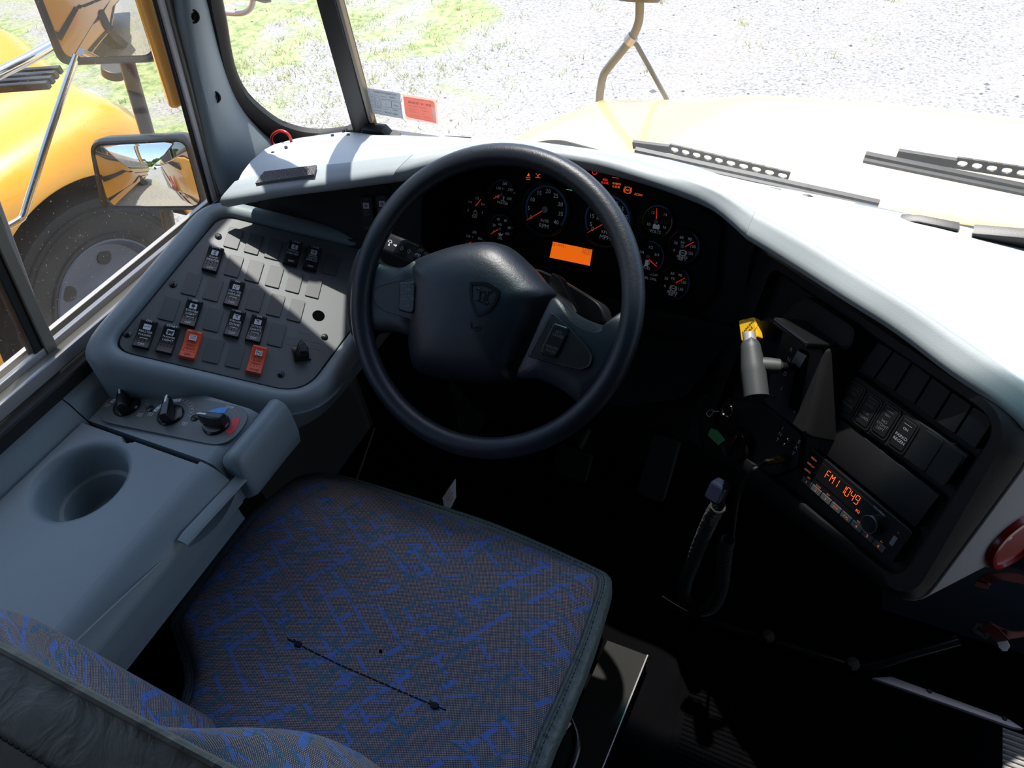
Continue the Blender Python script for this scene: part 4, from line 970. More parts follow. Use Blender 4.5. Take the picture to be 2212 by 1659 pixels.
# seam with two tufts across the cushion
def ctop(px, py):
    p = atz(px, py, .536); return V((p.x, p.y, .5368 + dish(p)))
g = MB(); sp = [ctop(*q) for q in ((618, 1375), (640, 1386), (720, 1424), (800, 1458), (880, 1494), (937, 1519), (962, 1530))]; sp = smooth_pts(sp, 6)
for a, b in zip(sp, sp[1:]): g.tube([a, a.lerp(b, .8)], .0009, 4)
g.build('seam_stitching', M['thread'], cush_o)
for q in ((640, 1386), (937, 1519)):
    g = MB(); p = ctop(*q); F = Frame(p, (1, 0, 0), (0, 1, 0)); g.lathe(F, 0, 0, [(.0055, -.002), (.004, .002), (.0002, .0025)], 8, sx=1.3)
    g.tube([p, p + V((.008, -.004, .002))], .0009, 4); g.tube([p, p + V((-.009, .003, .002))], .0009, 4); g.build('stitch_knot', M['thread'], cush_o)
g = MB(); g.box(XY, SX - .19, SX + .19, .03, .42, .06, .40, ch=.02); g.build('suspension_base', M['black'], t)
g = MB(); g.box(XY, SX - .21, SX + .21, .0, .46, 0, .03); g.build('floor_plate', M['black'], t)
# backrest
SW = -.014
BO = V((SX, .052, .50)); lean = .07
def back_pt(u, s, w):     # u across, s up, w backwards
    return BO + V((u, -lean * s + -w, s))
H = .47
def half(s):
    k = s / H
    return .235 + .025 * min(1, k * 2) - (.0 if k < .62 else .14 * (1 - math.sqrt(max(0.0, 1 - ((k - .62) / .38) ** 2.6))) * .75)
def front_w(a, s):   # a in -1..1; the side bolsters stand forward of the middle
    k = s / H
    return -(.004 + (.050 if a < 0 else .074) * math.exp(-((abs(a) - (.72 if a < 0 else .64)) / .24) ** 2) * (1 - .15 * k))
NS, NU = 30, 36
def fr(u, v):
    s = H * math.sin(v * math.pi / 2) ** 1.0; a = -1 + 2 * u; h = half(s)
    w = front_w(a, s); edge = max(0, abs(a) - .78) / .22; w = w * math.sqrt(max(0, 1 - edge ** 2)) + SW * edge ** 2
    top = max(0, s / H - .72) / .28; w = w * math.sqrt(max(0, 1 - top ** 2)) + SW * top ** 2
    return back_pt(a * h, s, w)
g = MB(); g.grid(fr, NU, NS, 0, lambda u, v: ((u - .5) * .5, v * .45)); bo = g.build('backrest', M['fabric'], t, angle=80)
def bk(u, v):
    s = H * math.sin(v * math.pi / 2); a = -1 + 2 * u; h = half(s)
    e = fr(u, v); base = e.y if abs(a) == 1 else None
    w = .125 * (1 - abs(a) ** 5) + SW; top = max(0, s / H - .70) / .30; w = (w - SW) * math.sqrt(max(0, 1 - top ** 2)) + SW
    return back_pt(a * h, s, w)
g = MB(); g.grid(bk, NU, NS); bv = g.build('backrest_shell', M['vinylback'], t, angle=80)
g = MB(); ed = [fr(0, v / 24) for v in range(25)] + [fr(u / 16, 1) for u in range(1, 16)] + [fr(1, 1 - v / 24) for v in range(0, 25)]
g.tube(ed, .004, 8); g.build('piping', M['vinylback'], bo)
g = MB(); ed = [bk(.10, v / 60) + V((-.001, -.001, 0)) for v in range(50)]
ed = [bk(u / 60, .86) + V((0, -.001, .002)) for u in range(4, 57)]
for a, b in zip(ed, ed[1:]): g.tube([a, a.lerp(b, .7)], .0012, 4)
g.build('shell_stitching', M['thread'], bv)
# height lever loop at the seat's right
g = MB(); g.tube(smooth_pts([atz(x, y, .30) for x, y in ((1180, 1500), (1215, 1530), (1236, 1562), (1246, 1600), (1238, 1640), (1222, 1680), (1200, 1740))], 5), .0085, 12); g.build('adjuster_loop', M['gloss'], t)
t = thing('belt_buckle', 'red release button of the seat belt buckle beside the cushion', 'buckle', atz(1208, 1585, .36))
f = facing(atz(1215, 1572, .38), (.5, -.1, .85)); a = f.dirpx((1205, 1585), (1222, 1562)); f = f.sub(0, 0, 0, a - math.pi / 2)
g = MB(); g.box(f, -.009, .009, -.05, -.0005, -.03, .002, ch=.002); g.build('buckle_body', M['black'], t)
g = MB(); g.box(f, -.006, .006, -.012, .013, -.01, .005, ch=.001); g.build('release_button', M['cover'], t)
g = MB(); q = [atz(340, 1508, .46), atz(352, 1500, .46), atz(372, 1518, .46), atz(380, 1532, .46), atz(362, 1530, .46), atz(348, 1518, .46)]
g.add(q + [p - V((0, 0, .01)) for p in q], [tuple(range(6)), tuple(range(11, 5, -1))] + [(i, (i + 1) % 6, 6 + (i + 1) % 6, 6 + i) for i in range(6)])
tag(g.build('belt_webbing', M['endgrey'], None, bevel=.001), 'small pale webbing scrap between backrest and console', 'belt')
# hanging tag ahead of the cushion
t = thing('care_tag', 'white cardboard tag with red print hanging off the front of the cushion', 'tag', atz(962, 1104, .50))
f = facing(atz(970, 1072, .50), (-.45, -.75, .5)); q = f.pl([(962, 1106), (956, 1075), (984, 1034), (985, 1074), (969, 1107)])
g = MB(); g.prism(f, q, -.0004, .0004); g.build('card', M['stickwhite'], t)
g = MB(); a = f.dirpx((960, 1085), (984, 1040)); c = f.px(971, 1070)
for i, s in enumerate(('WARNING', 'DO NOT', 'REMOVE', 'TAG')): g.text(f, c[0] + math.sin(a) * (i - 1.5) * .006, c[1] - math.cos(a) * (i - 1.5) * .006, .006, s, .0008, a)
g.build('printing', M['tagred'], t, recalc=False, smooth=False)
# ------------------------------------------------------------------ dashboard
t = thing('dashboard', 'dark dashboard with grey sunlit top, spanning below the windscreen', 'dashboard', (-.3, .95, .8)); DT = t
def A(p): return atz(*p)
lip = [(478, 426, .900), (600, 404, .914), (720, 388, .922), (855, 369, .930), (985, 335, .938), (1100, 322, .943), (1186, 331, .942), (1290, 347, .939), (1384, 372, .935), (1470, 401, .926), (1548, 435, .915), (1616, 494, .897), (1723, 559, .886), (1835, 630, .878), (1947, 700, .870), (2066, 789, .862), (2163, 854, .853), (2236, 918, .841)]
trm = [(512, 390, .915), (620, 364, .926), (750, 350, .934), (896, 333, .942), (1000, 314, .944), (1075, 307, .946), (1160, 311, .946), (1275, 326, .943), (1390, 349, .939), (1490, 385, .932), (1562, 417, .923), (1632, 457, .911), (1745, 520, .902), (1865, 592, .893), (1985, 668, .885), (2110, 752, .877), (2212, 823, .870), (2330, 900, .855)]
LP = [A(p) for p in lip]; TP = [A(p) for p in trm]
rear_px = [(592, 312, .90), (645, 298, .875), (740, 285, .866), (850, 291, .862), (950, 297, .860)]
RP = [A(p) for p in rear_px]; RP[0].x = max(RP[0].x, -.985)
n = len(LP)
xs = [-.53, -.45, -.36, -.27, -.18, -.10, -.04, .05, .14, .23, .33, .44, .55]
for x in xs: RP.append(V((x, 1.075 if x < -.2 else 1.075 - (x + .2) * .10, .860 if x < .1 else .86 - (x - .1) * .05)))
def seg(i0, i1, name, end0=0, end1=0):
    g = MB(); L = []
    idx = [i0 + (i1 - i0) * k / ((i1 - i0) * 4) for k in range((i1 - i0) * 4 + 1)]
    def cr(P, x):
        i = min(int(x), n - 2); f = x - i
        p0, p1, p2, p3 = P[max(0, i - 1)], P[i], P[i + 1], P[min(n - 1, i + 2)]
        # break the spline at the two seams
        if i in (3, 11): p0 = p1
        if i + 1 in (3, 11): p3 = p2
        return .5 * ((2 * p1) + (p2 - p0) * f + (2 * p0 - 5 * p1 + 4 * p2 - p3) * f * f + (3 * p1 - p0 - 3 * p2 + p3) * f ** 3)
    for k, x in enumerate(idx):
        if k == 0: x += end0
        if k == len(idx) - 1: x -= end1
        l, q = cr(LP, x), cr(TP, x); d = (q - l); d.z = 0; d.normalize()
        L.append([q + d * .003 + V((0, 0, -.006)), q, q - d * .004 + V((0, 0, .0004)), q.lerp(l, .5) + V((0, 0, .0015)), q.lerp(l, .8) + V((0, 0, .001)), l + V((0, 0, .0)), l - d * .005 + V((0, 0, -.005)), l - d * .005 + V((0, 0, -.013)), l + d * .004 + V((0, 0, -.021)), l + d * .04 + V((0, 0, -.028)), l + d * .11 + V((0, 0, -.035))])
    g.loft(L, closed=False, cap0=False, cap1=False)
    for l in (L[0], L[-1]): g.add([l[i] for i in range(11)] , [tuple(range(11))])
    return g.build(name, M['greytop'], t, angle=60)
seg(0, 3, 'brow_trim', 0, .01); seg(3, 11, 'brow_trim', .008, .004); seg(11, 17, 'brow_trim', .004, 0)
g = MB(); L = []
for i in range(n):
    q, r = TP[i], RP[i]; d = (r - q); L.append([q + V((0, 0, -.02)), q + V((0, .002, -.0015)), q.lerp(r, .15) + V((0, 0, .004)), q.lerp(r, .4) + V((0, 0, .008)), q.lerp(r, .75) + V((0, 0, .006)), r, r + V((0, .02, -.02)), r + V((0, .02, -.06))])
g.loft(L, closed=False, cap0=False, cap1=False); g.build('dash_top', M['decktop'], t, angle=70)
# screws on the left of the deck
for q in ((619, 322), (591, 334), (719, 296), (753, 295), (742, 285), (557, 376)):
    p = atz(*q, .905 if q[0] < 640 else (.93 if q[0] < 560 else .885)); p.z += .004; g = MB(); g.lathe(Frame(p, (1, 0, 0), (0, 1, 0)), 0, 0, [(.0032, -.004), (.0030, .001), (.0001, .0014)], 10); g.build('deck_screw', M['steel'], t)
# hook-and-loop patch
qc = [A(p) for p in ((571, 372, .9235), (684, 358, .9345), (679, 378, .9285), (552, 397, .9165))]
def pq(a, b, h=.0): return (qc[0] * (1 - a) + qc[1] * a) * (1 - b) + (qc[3] * (1 - a) + qc[2] * a) * b + V((0, 0, h + .0015))
g = MB(); g.loft([[pq(0, 0, -.004), pq(1, 0, -.004), pq(1, 1, -.004), pq(0, 1, -.004)], [pq(0, 0), pq(1, 0), pq(1, 1), pq(0, 1)]])
rr_ = random.Random(4)
for i in range(44):
    for j in range(10):
        a, b = (i + .5 + rr_.uniform(-.3, .3)) / 44, (j + .5 + rr_.uniform(-.3, .3)) / 10; c = pq(a, b)
        g.add([c + V((-.0009, 0, 0)), c + V((.0009, 0, 0)), c + V((0, .0009, 0)), c + V((0, 0, .0012))], [(0, 1, 3), (1, 2, 3), (2, 0, 3)])
lab(g.build('fastener_patch', M['patch'], t), 'dark bristly fastener patch on the left brow')
# left fascia (recessed, facing the driver)
LFr = Frame((-.66, .90, .85), (.93, .37, .05), (-.10, .38, .92))
g = MB(); g.prism(LFr, rpoly(LFr.pl([(430, 470), (478, 425), (870, 362), (912, 380), (905, 640), (800, 610), (560, 520)]), .01), -.02, 0); g.build('left_fascia', M['dash'], t)
g = MB(); q = rpoly(LFr.pl([(520, 462), (560, 425), (845, 395), (838, 535), (640, 500)]), .02, 5); g.ring(LFr, q, offset(q, -.004), -.002, .003); g.build('fascia_moulding', M['dash'], t)
for px_, nm in (((795, 460), ['LEFT', 'FAN']), ((829, 456), ['RIGHT', 'FAN'])):
    u, v = LFr.px(*px_); a = LFr.dirpx((800, 500), (793, 425)) - math.pi / 2
    rocker(LFr, u, v, nm, 'LO/HI', 'OFF', t, False, 'fan', 'fan rocker switch on the left fascia marked ' + ' '.join(nm), .058, .022, False, txt=M['dim'], tw=a)
# core behind the fascias
g = MB(); g.box(XY, -.985, -.70, .96, 1.12, .0, .80); g.box(XY, -.72, 1.25, 1.085, 1.145, .02, .79); g.build('dash_core', M['dash'], t)
CF = Frame((-.394, 1.024, .769), (.996, -.081, .038), (.003, .452, .892))
g = MB(); g.prism(CF, rpoly(CF.pl([(905, 345), (1200, 300), (1640, 420), (1600, 700), (1480, 860), (1330, 880), (960, 700), (890, 560)], -.012), .02), -.03, -.012); g.build('centre_fascia', M['dash'], t)
# knee panel falling to the floor
g = MB()
kp = lambda u, v: V((-.985 + 1.33 * u, .93 + .10 * v - .05 * math.sin(math.pi * v) + .05 * (1 - u), .66 - .58 * v))
g.grid(kp, 16, 10); g.build('knee_panel', M['dash'], t, solid=.01)

# ------------------------------------------------------------------ right hand pod
FR = Frame((.07, .715, .597), (.723, -.668, .176), (.179, .427, .886))
def prr(px, r, w=0.0, n=6): return rpoly(FR.pl(px, w), r, n)
so = prr([(1645, 522), (2262, 930), (1973, 1321), (1490, 960)], [.02, .055, .045, .05], -.02)
fo = prr([(1652, 545), (2196, 908), (1966, 1303), (1500, 945)], [.02, .05, .04, .05], .008)
fi = prr([(1668, 575), (2165, 912), (1945, 1262), (1530, 925)], [.02, .035, .03, .04], .008)
rin = prr([(1675, 585), (2155, 917), (1940, 1252), (1540, 920)], [.02, .03, .025, .04], -.010)
P2 = lambda l, w: [FR.P(a, b, w) for a, b in l]
mid = [tuple((V(a) * .35 + V(b) * .65)) for a, b in zip(so, fo)]
g = MB(); g.loft([P2(so, -.03), P2(so, -.02), P2(mid, -.001), P2(fo, .008), P2(fi, .008), P2(rin, -.010), P2(rin, -.014)], cap0=False, cap1=True); g.build('pod_frame', M['dash'], t, angle=50)
# brown-grey lit flank strip between pod frame and seam is the same moulding; light grey end panel behind the seam
dv = V((.67, .74, 0)); 
so2 = offset(so, .0015)
i0 = 0
g = MB(); L = [P2(so2, -.024), P2(offset(so, .002), -.028), [p + dv * .34 + V((0, 0, -.02)) for p in P2(so2, -.03)]]
k = len(so2)
keep = [j for j in range(k)]
vs = [p for l in L for p in l]; fs = []
cor_n = k // 4
for r_ in range(2):
    for j in range(k):
        a = j % k
        if cor_n <= j < k - cor_n // 2 or True:
            if j < cor_n + 2: continue      # top edge is covered by the deck
            fs.append((r_ * k + j, r_ * k + (j + 1) % k, (r_ + 1) * k + (j + 1) % k, (r_ + 1) * k + j))
g.add(vs, fs); g.build('end_panel', M['endgrey'], t, angle=50, solid=.004)

g = MB(); g.box(XY, .50, 1.29, .93, 1.13, .79, .85, ch=.01); g.build('sun_block_shelf', M['greytop'], DT)  # out-of-view shelf added to keep sun off the floor by the step well
# ------------------------------------------------------------------ instrument cluster
t = thing('instrument_cluster', 'round dial cluster with glowing orange display, seen through the steering wheel', 'instrument cluster', (-.394, 1.024, .769)); IC = t
def Z7(x, y): return (940 + .2803 * x, 340 + .2803 * y)
g = MB(); q = rpoly(CF.pl([(948, 385), (1075, 333), (1230, 345), (1420, 395), (1560, 475), (1545, 640), (1490, 690), (1150, 610), (960, 590)]), .02, 6); g.prism(CF, q, -.012, 0, ch=.002); g.build('faceplate', M['dial'], t)
def gauge(cx, cy, r, nums, needle, name, label, arcs=(), tick=None, icon=None):
    u, v = CF.px(*Z7(cx, cy))
    g = MB(); g.lathe(CF, u, v, [(r * 1.14, -.001), (r * 1.16, .004), (r * 1.10, .0075), (r * 1.03, .006), (r * 1.0, .001)], 48); b = g.build('gauge_bezel', M['black'], t); b['label'] = label
    g = MB(); g.disc(CF, u, v, r * 1.01, -.001, .0012, 40); g.build('dial_face', M['dial'], b, smooth=False)
    g = MB()
    for s, x, y, k in nums:
        a, c = CF.px(*Z7(x, y)); g.text(CF, a, c, k, s, .0016)
    if icon:
        a, c = CF.px(*Z7(*icon[1])); f = CF.sub(a, c, .0016); B = lambda x0, y0, x1, y1: g.flat(f, [(x0 * .001, y0 * .001), (x1 * .001, y0 * .001), (x1 * .001, y1 * .001), (x0 * .001, y1 * .001)], 0)
        if icon[0] == 'batt': B(-6, -4, 6, 3); B(-4.5, 3, -2, 4.5); B(2, 3, 4.5, 4.5)
        elif icon[0] == 'fuel': B(-4, -5, 2, 5); B(3, -3, 4, 3); B(-5, -6, 3, -5)
        elif icon[0] == 'oil': g.flat(f, [(-.005, .001), (-.003, -.003), (.003, -.003), (.006, .003), (.002, .0005), (-.002, .0015)], 0); B(-1.5, 1, .5, 3)
        elif icon[0] == 'brake': g.arc(f, 0, 0, .0040, .0050, 0, 360, 0); g.arc(f, 0, 0, .0058, .0066, 130, 230, 0); g.arc(f, 0, 0, .0058, .0066, -50, 50, 0); B(-3, -.5, 3, .5)
        elif icon[0] == 'temp': B(-.8, -3, .8, 6); B(-5, -4.5, 5, -3.6); B(.8, 3, 3, 3.8); B(.8, .8, 3, 1.6)
        elif icon[0] == 'def': g.arc(f, 0, 0, .003, .004, -20, 200, 0); B(-5, -4, 5, -3.2); g.flat(f, [(-.002, .004), (.002, .004), (0, .008)], 0)
        elif icon[0] == 'gear': g.arc(f, 0, 0, .0032, .0052, 0, 360, 0); B(-7, -.5, -5, .5); B(5, -.5, 9, .5); B(7, -3, 8, 3)
    g.build('dial_lettering', M['dialprint'], b, recalc=False, smooth=False)
    if arcs or tick:
        g = MB(); ms = [M['dialblue'], M['dialred'], M['dialamber'], M['dialprint']]
        for r0, r1, a0, a1, mi in arcs: g.arc(CF, u, v, r * r0, r * r1, a0, a1, .0018, mi)
        g.build('dial_arc', ms, b, recalc=False, smooth=False)
    (ax, ay), (bx, by) = needle
    p, q = V(CF.px(*Z7(ax, ay))), V(CF.px(*Z7(bx, by))); d = (q - p); nn = V((-d.y, d.x)).normalized()
    g = MB(); g.prism(CF, [tuple(p - nn * .0009), tuple(q - nn * .0004), tuple(q + nn * .0004), tuple(p + nn * .0009)], .004, .0055); g.build('needle', M['needle'], b)
    g = MB(); g.disc(CF, u, v, r * .16, .001, .0065, 20, ch=.001); g.build('needle_hub', M['gloss'], b)
    if tick:
        a, c = CF.px(*Z7(*tick)); g = MB(); g.box(CF, a - .0022, a + .0022, c - .0018, c + .0018, .0075, .0095); g.build('bezel_marker', M['dialamber'], b)
N = .0105
gauge(857, 400, .0435, [('0', 740, 462, N), ('5', 724, 392, N), ('10', 752, 325, N), ('15', 805, 275, N), ('20', 873, 262, N), ('25', 933, 297, N), ('30', 968, 362, N), ('35', 970, 437, N), ('40', 935, 500, N), ('X100', 845, 488, .0078), ('RPM', 840, 530, .0108)], ((838, 408), (715, 482)), 'RPM', 'large dial marked RPM', [(.90, .985, -35, 215, 0)])
gauge(1328, 480, .0435, [('0', 1215, 552, N), ('5', 1203, 516, N), ('15', 1210, 452, N), ('25', 1240, 400, N), ('35', 1285, 368, N), ('45', 1340, 352, N), ('55', 1395, 356, N), ('65', 1436, 396, N), ('75', 1468, 462, N), ('85', 1455, 530, N), ('20', 1256, 470, .006), ('KM/H', 1320, 578, .0075), ('MPH', 1312, 618, .0108)], ((1310, 508), (1180, 578)), 'MPH', 'large dial marked MPH', [(.90, .985, -35, 215, 0)])
n_ = .0068
gauge(522, 285, .0268, [('200', 540, 203, n_), ('170', 490, 238, n_), ('°F', 522, 244, .005), ('230', 582, 250, n_), ('140', 480, 304, n_), ('260', 574, 318, n_), ('WATER', 522, 352, .007)], ((516, 283), (458, 318)), 'W', 'small dial marked WATER', [(.93, .99, 30, 200, 0)], (629, 273), ('temp', (528, 318)))
gauge(315, 388, .0268, [('1/2', 326, 314, n_), ('1/4', 272, 344, n_), ('3/4', 370, 362, n_), ('E', 258, 408, n_), ('F', 368, 428, n_), ('DEF', 307, 457, .007)], ((320, 375), (363, 320)), 'D', 'small dial marked DEF', [(.93, .99, 40, 160, 0), (.93, .99, 170, 215, 2)], (411, 377), ('def', (313, 425)))
gauge(510, 548, .0268, [('40', 490, 477, n_), ('60', 545, 487, n_), ('20', 457, 522, n_), ('PSI', 503, 518, .006), ('80', 574, 543, n_), ('0', 454, 570, n_), ('100', 556, 588, n_), ('OIL', 502, 622, .0072)], ((500, 550), (438, 588)), 'O', 'small dial marked OIL', [(.93, .99, 30, 200, 0)], (608, 538), ('oil', (506, 592)))
gauge(305, 640, .0268, [('200', 306, 577, n_), ('150', 257, 607, n_), ('°F', 290, 615, .005), ('250', 348, 627, n_), ('100', 248, 668, n_), ('300', 340, 688, n_)], ((286, 650), (230, 688)), 'T', 'small dial with gear symbol', [(.93, .99, 30, 200, 0)], (392, 638), ('gear', (294, 686)))
gauge(1712, 492, .0268, [('12', 1680, 425, n_), ('14', 1774, 442, n_), ('10', 1646, 515, n_), ('16', 1768, 538, n_), ('VOLTS', 1697, 572, .0068)], ((1712, 482), (1713, 390)), 'V', 'small dial marked VOLTS', [(.93, .99, 60, 120, 0), (.93, .99, 120, 205, 2), (.93, .99, -45, 20, 2)], None, ('batt', (1706, 533)))
gauge(1650, 762, .0268, [('1/2', 1663, 693, n_), ('1/4', 1594, 730, n_), ('3/4', 1710, 750, n_), ('F', 1708, 818, n_), ('FUEL', 1632, 852, .0068)], ((1655, 785), (1716, 840)), 'F', 'small dial marked FUEL', [(.93, .99, -45, 100, 0)], None, ('fuel', (1637, 812)))
gauge(1915, 682, .0268, [('60', 1901, 617, n_), ('90', 1965, 630, n_), ('30', 1856, 660, n_), ('PSI', 1910, 658, .006), ('120', 1987, 686, n_), ('0', 1845, 715, n_), ('150', 1966, 740, n_), ('BRAKE', 1905, 768, .0062), ('AIR 1', 1903, 786, .0062)], ((1927, 688), (2002, 648)), 'B', 'small dial marked BRAKE AIR 1', [(.93, .99, 120, 215, 1), (.93, .99, -30, 60, 0)], None, ('brake', (1911, 735)))
gauge(1845, 960, .0268, [('60', 1830, 894, n_), ('90', 1890, 908, n_), ('30', 1783, 933, n_), ('PSI', 1836, 934, .006), ('120', 1914, 962, n_), ('0', 1773, 990, n_), ('150', 1892, 1016, n_), ('BRAKE', 1830, 1040, .0062), ('AIR 2', 1828, 1058, .0062)], ((1855, 965), (1932, 925)), 'B2', 'small dial marked BRAKE AIR 2', [(.93, .99, 120, 215, 1), (.93, .99, -30, 60, 0)], None, ('brake', (1837, 1008)))
# display
g = MB(); q = CF.pl([(1195, 521.5), (1280.5, 539), (1275, 574), (1188, 556)]); g.prism(CF, q[::-1], .0005, .0015); dp = g.build('display', M['lcd'], t, smooth=False); dp['label'] = 'glowing orange display with dark characters'
g = MB(); g.ring(CF, offset(q, .0035), q, 0, .002); g.build('display_frame', M['gloss'], dp)
g = MB()
a, c = CF.px(*Z7(958, 676)); g.text(CF, a, c, .0072, '@100421', .0018)
a, c = CF.px(*Z7(1172, 713)); g.text(CF, a, c, .0072, '23285', .0018)
a, c = CF.px(*Z7(1168, 738)); g.text(CF, a, c, .0072, 'MILES', .0018)
g.build('characters', M['lcdtext'], dp, recalc=False, smooth=False)
# warning lamps
def lamp(pts, m, kind, s=.006):
    a, c = CF.px(*Z7(*pts)); f = CF.sub(a, c, .0008); g = MB()
    B = lambda x0, y0, x1, y1: g.flat(f, [(x0 * .001, y0 * .001), (x1 * .001, y0 * .001), (x1 * .001, y1 * .001), (x0 * .001, y1 * .001)], .0002)
    if kind == 'ring': g.arc(f, 0, 0, .0048, .0058, 0, 360, .0002); g.arc(f, 0, 0, .0068, .0076, 130, 230, .0002); g.arc(f, 0, 0, .0068, .0076, -50, 50, .0002); g.text(f, 0, 0, .0042, 'ABS', .0003)
    elif kind == 'drop': g.flat(f, [(-.003, 0), (.003, 0), (0, .006)], .0002); B(-5, -3, 5, -2); B(-4, -6, 4, -5)
    elif kind == 'p': g.arc(f, 0, 0, .004, .005, 180, 360, .0002); g.text(f, 0, .001, .005, 'P', .0003)
    elif kind == 'dash': B(-6, -.4, 6, .4)
    elif kind == 'heat': B(-5, 2, -2, 3); B(0, 2, 4, 3); B(-5, -4, 5, -3); B(-1, -2, 1, 1)
    else:
        for i, s_ in enumerate(kind.split()): g.text(f, 0, (.5 * (len(kind.split()) - 1) - i) * .0052, .0052, s_, .0002)
    g.build('warning_lamp', m, t, recalc=False, smooth=False)
lamp((720, 145), M['lorange'], 'drop'); lamp((795, 140), M['lorange'], 'heat'); lamp((1036, 250), M['lgreen'], 'dash'); lamp((1078, 68), M['lred'], 'drop')
lamp((1232, 110), M['lred'], 'p'); lamp((1310, 185), M['lred'], 'RED FLSHR'); lamp((1398, 216), M['lorange'], 'AMBER FLSHR'); lamp((1485, 252), M['lorange'], 'ring'); lamp((1568, 288), M['lorange'], 'ECON'); lamp((1390, 157), M['lred'], 'dash')
g = MB(); a, c = CF.px(1410, 598); g.text(CF, a - .004, c + .004, .0062, 'LOW SULFUR', .0006); g.text(CF, a - .004, c - .004, .0062, 'FUEL ONLY', .0006); g.build('fuel_note', M['dialprint'], t, recalc=False, smooth=False)

# ------------------------------------------------------------------ steering wheel
WF = Frame((-.4175, .712, .814), (1, 0, 0), (0, .7071, .7071))
t = thing('steering_wheel', 'black leather-grained steering wheel with two broad arms and a shield emblem', 'steering wheel', (-.4175, .712, .814))
g = MB(); g.tube([WF.P(.2195 * math.cos(2 * math.pi * i / 96), .2195 * math.sin(2 * math.pi * i / 96)) for i in range(96)], .0165, 20, closed=True); g.build('rim', M['leather'], t)
def Z8(x, y): return (740 + .3254 * x, 480 + .3254 * y)
def wl(pts, w): return [WF.px(*Z8(*p), w) for p in pts]
def pillow(pts, ws, name, m, parent=t, r=.01, n=6, smooth=0):
    q = wl(pts, ws[0][1]) ; q = [tuple(p[:2]) for p in smooth_pts([V((*p, 0)) for p in q], smooth, True)] if smooth else rpoly(q, r, n)
    c = V((sum(p[0] for p in q) / len(q), sum(p[1] for p in q) / len(q))); L = []
    for s, w in ws: L.append([WF.P(*(c + (V(p) - c) * s), w) for p in q])
    g = MB(); g.loft(L, cap0=False); return g.build(name, m, parent, angle=60)
hub = [(555, 285), (700, 222), (860, 175), (1000, 158), (1090, 165), (1180, 205), (1300, 318), (1380, 410), (1440, 492), (1378, 590), (1310, 735), (1245, 880), (1190, 1020), (1130, 1075), (860, 1062), (620, 1020), (548, 950), (524, 790), (520, 650), (530, 480), (543, 345)]
pillow(hub, [(.90, -.075), (.99, -.065), (1.0, -.048), (.988, -.032), (.955, -.018), (.90, -.008), (.80, .001), (.65, .008), (.4, .012), (.15, .013)], 'hub_pad', M['leather'], smooth=3)
# spokes: left pair merges into one broad arm, likewise right
ls = [(560, 290), (450, 312), (340, 298), (262, 250), (228, 175), (150, 190), (75, 440), (100, 760), (205, 830), (225, 770), (260, 738), (400, 735), (540, 742)]
pillow(ls, [(1.0, -.03), (1.0, -.018), (.97, -.008), (.93, -.004), (.6, -.002)], 'spoke', M['leather'], smooth=3)
rs = [(1440, 500), (1530, 585), (1620, 645), (1740, 688), (1800, 690), (1850, 665), (1866, 610), (1930, 600), (1975, 720), (1830, 1080), (1640, 1230), (1575, 1195), (1480, 1120), (1330, 1050), (1180, 1030), (1240, 880), (1370, 590)]
pillow(rs, [(1.0, -.034), (1.0, -.02), (.97, -.009), (.93, -.005), (.6, -.003)], 'spoke', M['leather'], smooth=3)
li = [(536, 350), (400, 388), (285, 415), (225, 440), (209, 490), (225, 545), (280, 590), (400, 628), (522, 665)]
pillow(li, [(1.0, -.006), (1.0, .000), (.97, .0015), (.9, .001)], 'spoke_trim', M['black'], r=.006)
ri = [(1392, 592), (1500, 690), (1622, 815), (1672, 890), (1655, 960), (1590, 985), (1420, 945), (1232, 892)]
pillow(ri, [(1.0, -.006), (1.0, .000), (.97, .0015), (.9, .001)], 'spoke_trim', M['black'], r=.006)
s1 = pillow([(388, 398), (480, 392), (492, 430), (486, 592), (470, 610), (380, 588)], [(1.0, .0), (1.0, .004), (.96, .0055), (.85, .006)], 'cruise_switch', M['rocker'], r=.003)
s2 = pillow([(1410, 668), (1502, 700), (1498, 745), (1425, 895), (1400, 900), (1322, 872), (1330, 830)], [(1.0, .0), (1.0, .004), (.96, .0055), (.85, .006)], 'cruise_switch', M['rocker'], r=.003)
g = MB(); a = WF.dirpx(Z8(390, 455), Z8(480, 448))
for s, x, y, k in (('ON', 437, 448, .0055), ('CRUISE', 434, 492, .0045), ('THROTTLE', 434, 511, .0045), ('OFF', 428, 557, .0055)):
    u, v = WF.px(*Z8(x, y), .006); g.text(WF, u, v, k, s, .0066, a)
for y in (425, 470):
    for k in range(4): u, v = WF.px(*Z8(402 + k * 22, y), .006); g.prism(WF, circ(u, v, .0009, 6), .006, .0072)
g.build('legend', M['dim'], s1, recalc=False, smooth=False)
g = MB(); a = WF.dirpx(Z8(1400, 725), Z8(1470, 748))
for s, x, y, k in (('SET/', 1437, 732, .0055), ('CRUISE', 1430, 755, .0055), ('RESUME/', 1392, 832, .0052), ('ACCEL', 1384, 856, .0052)):
    u, v = WF.px(*Z8(x, y), .006); g.text(WF, u, v, k, s, .0066, a)
g.build('legend', M['dim'], s2, recalc=False, smooth=False)
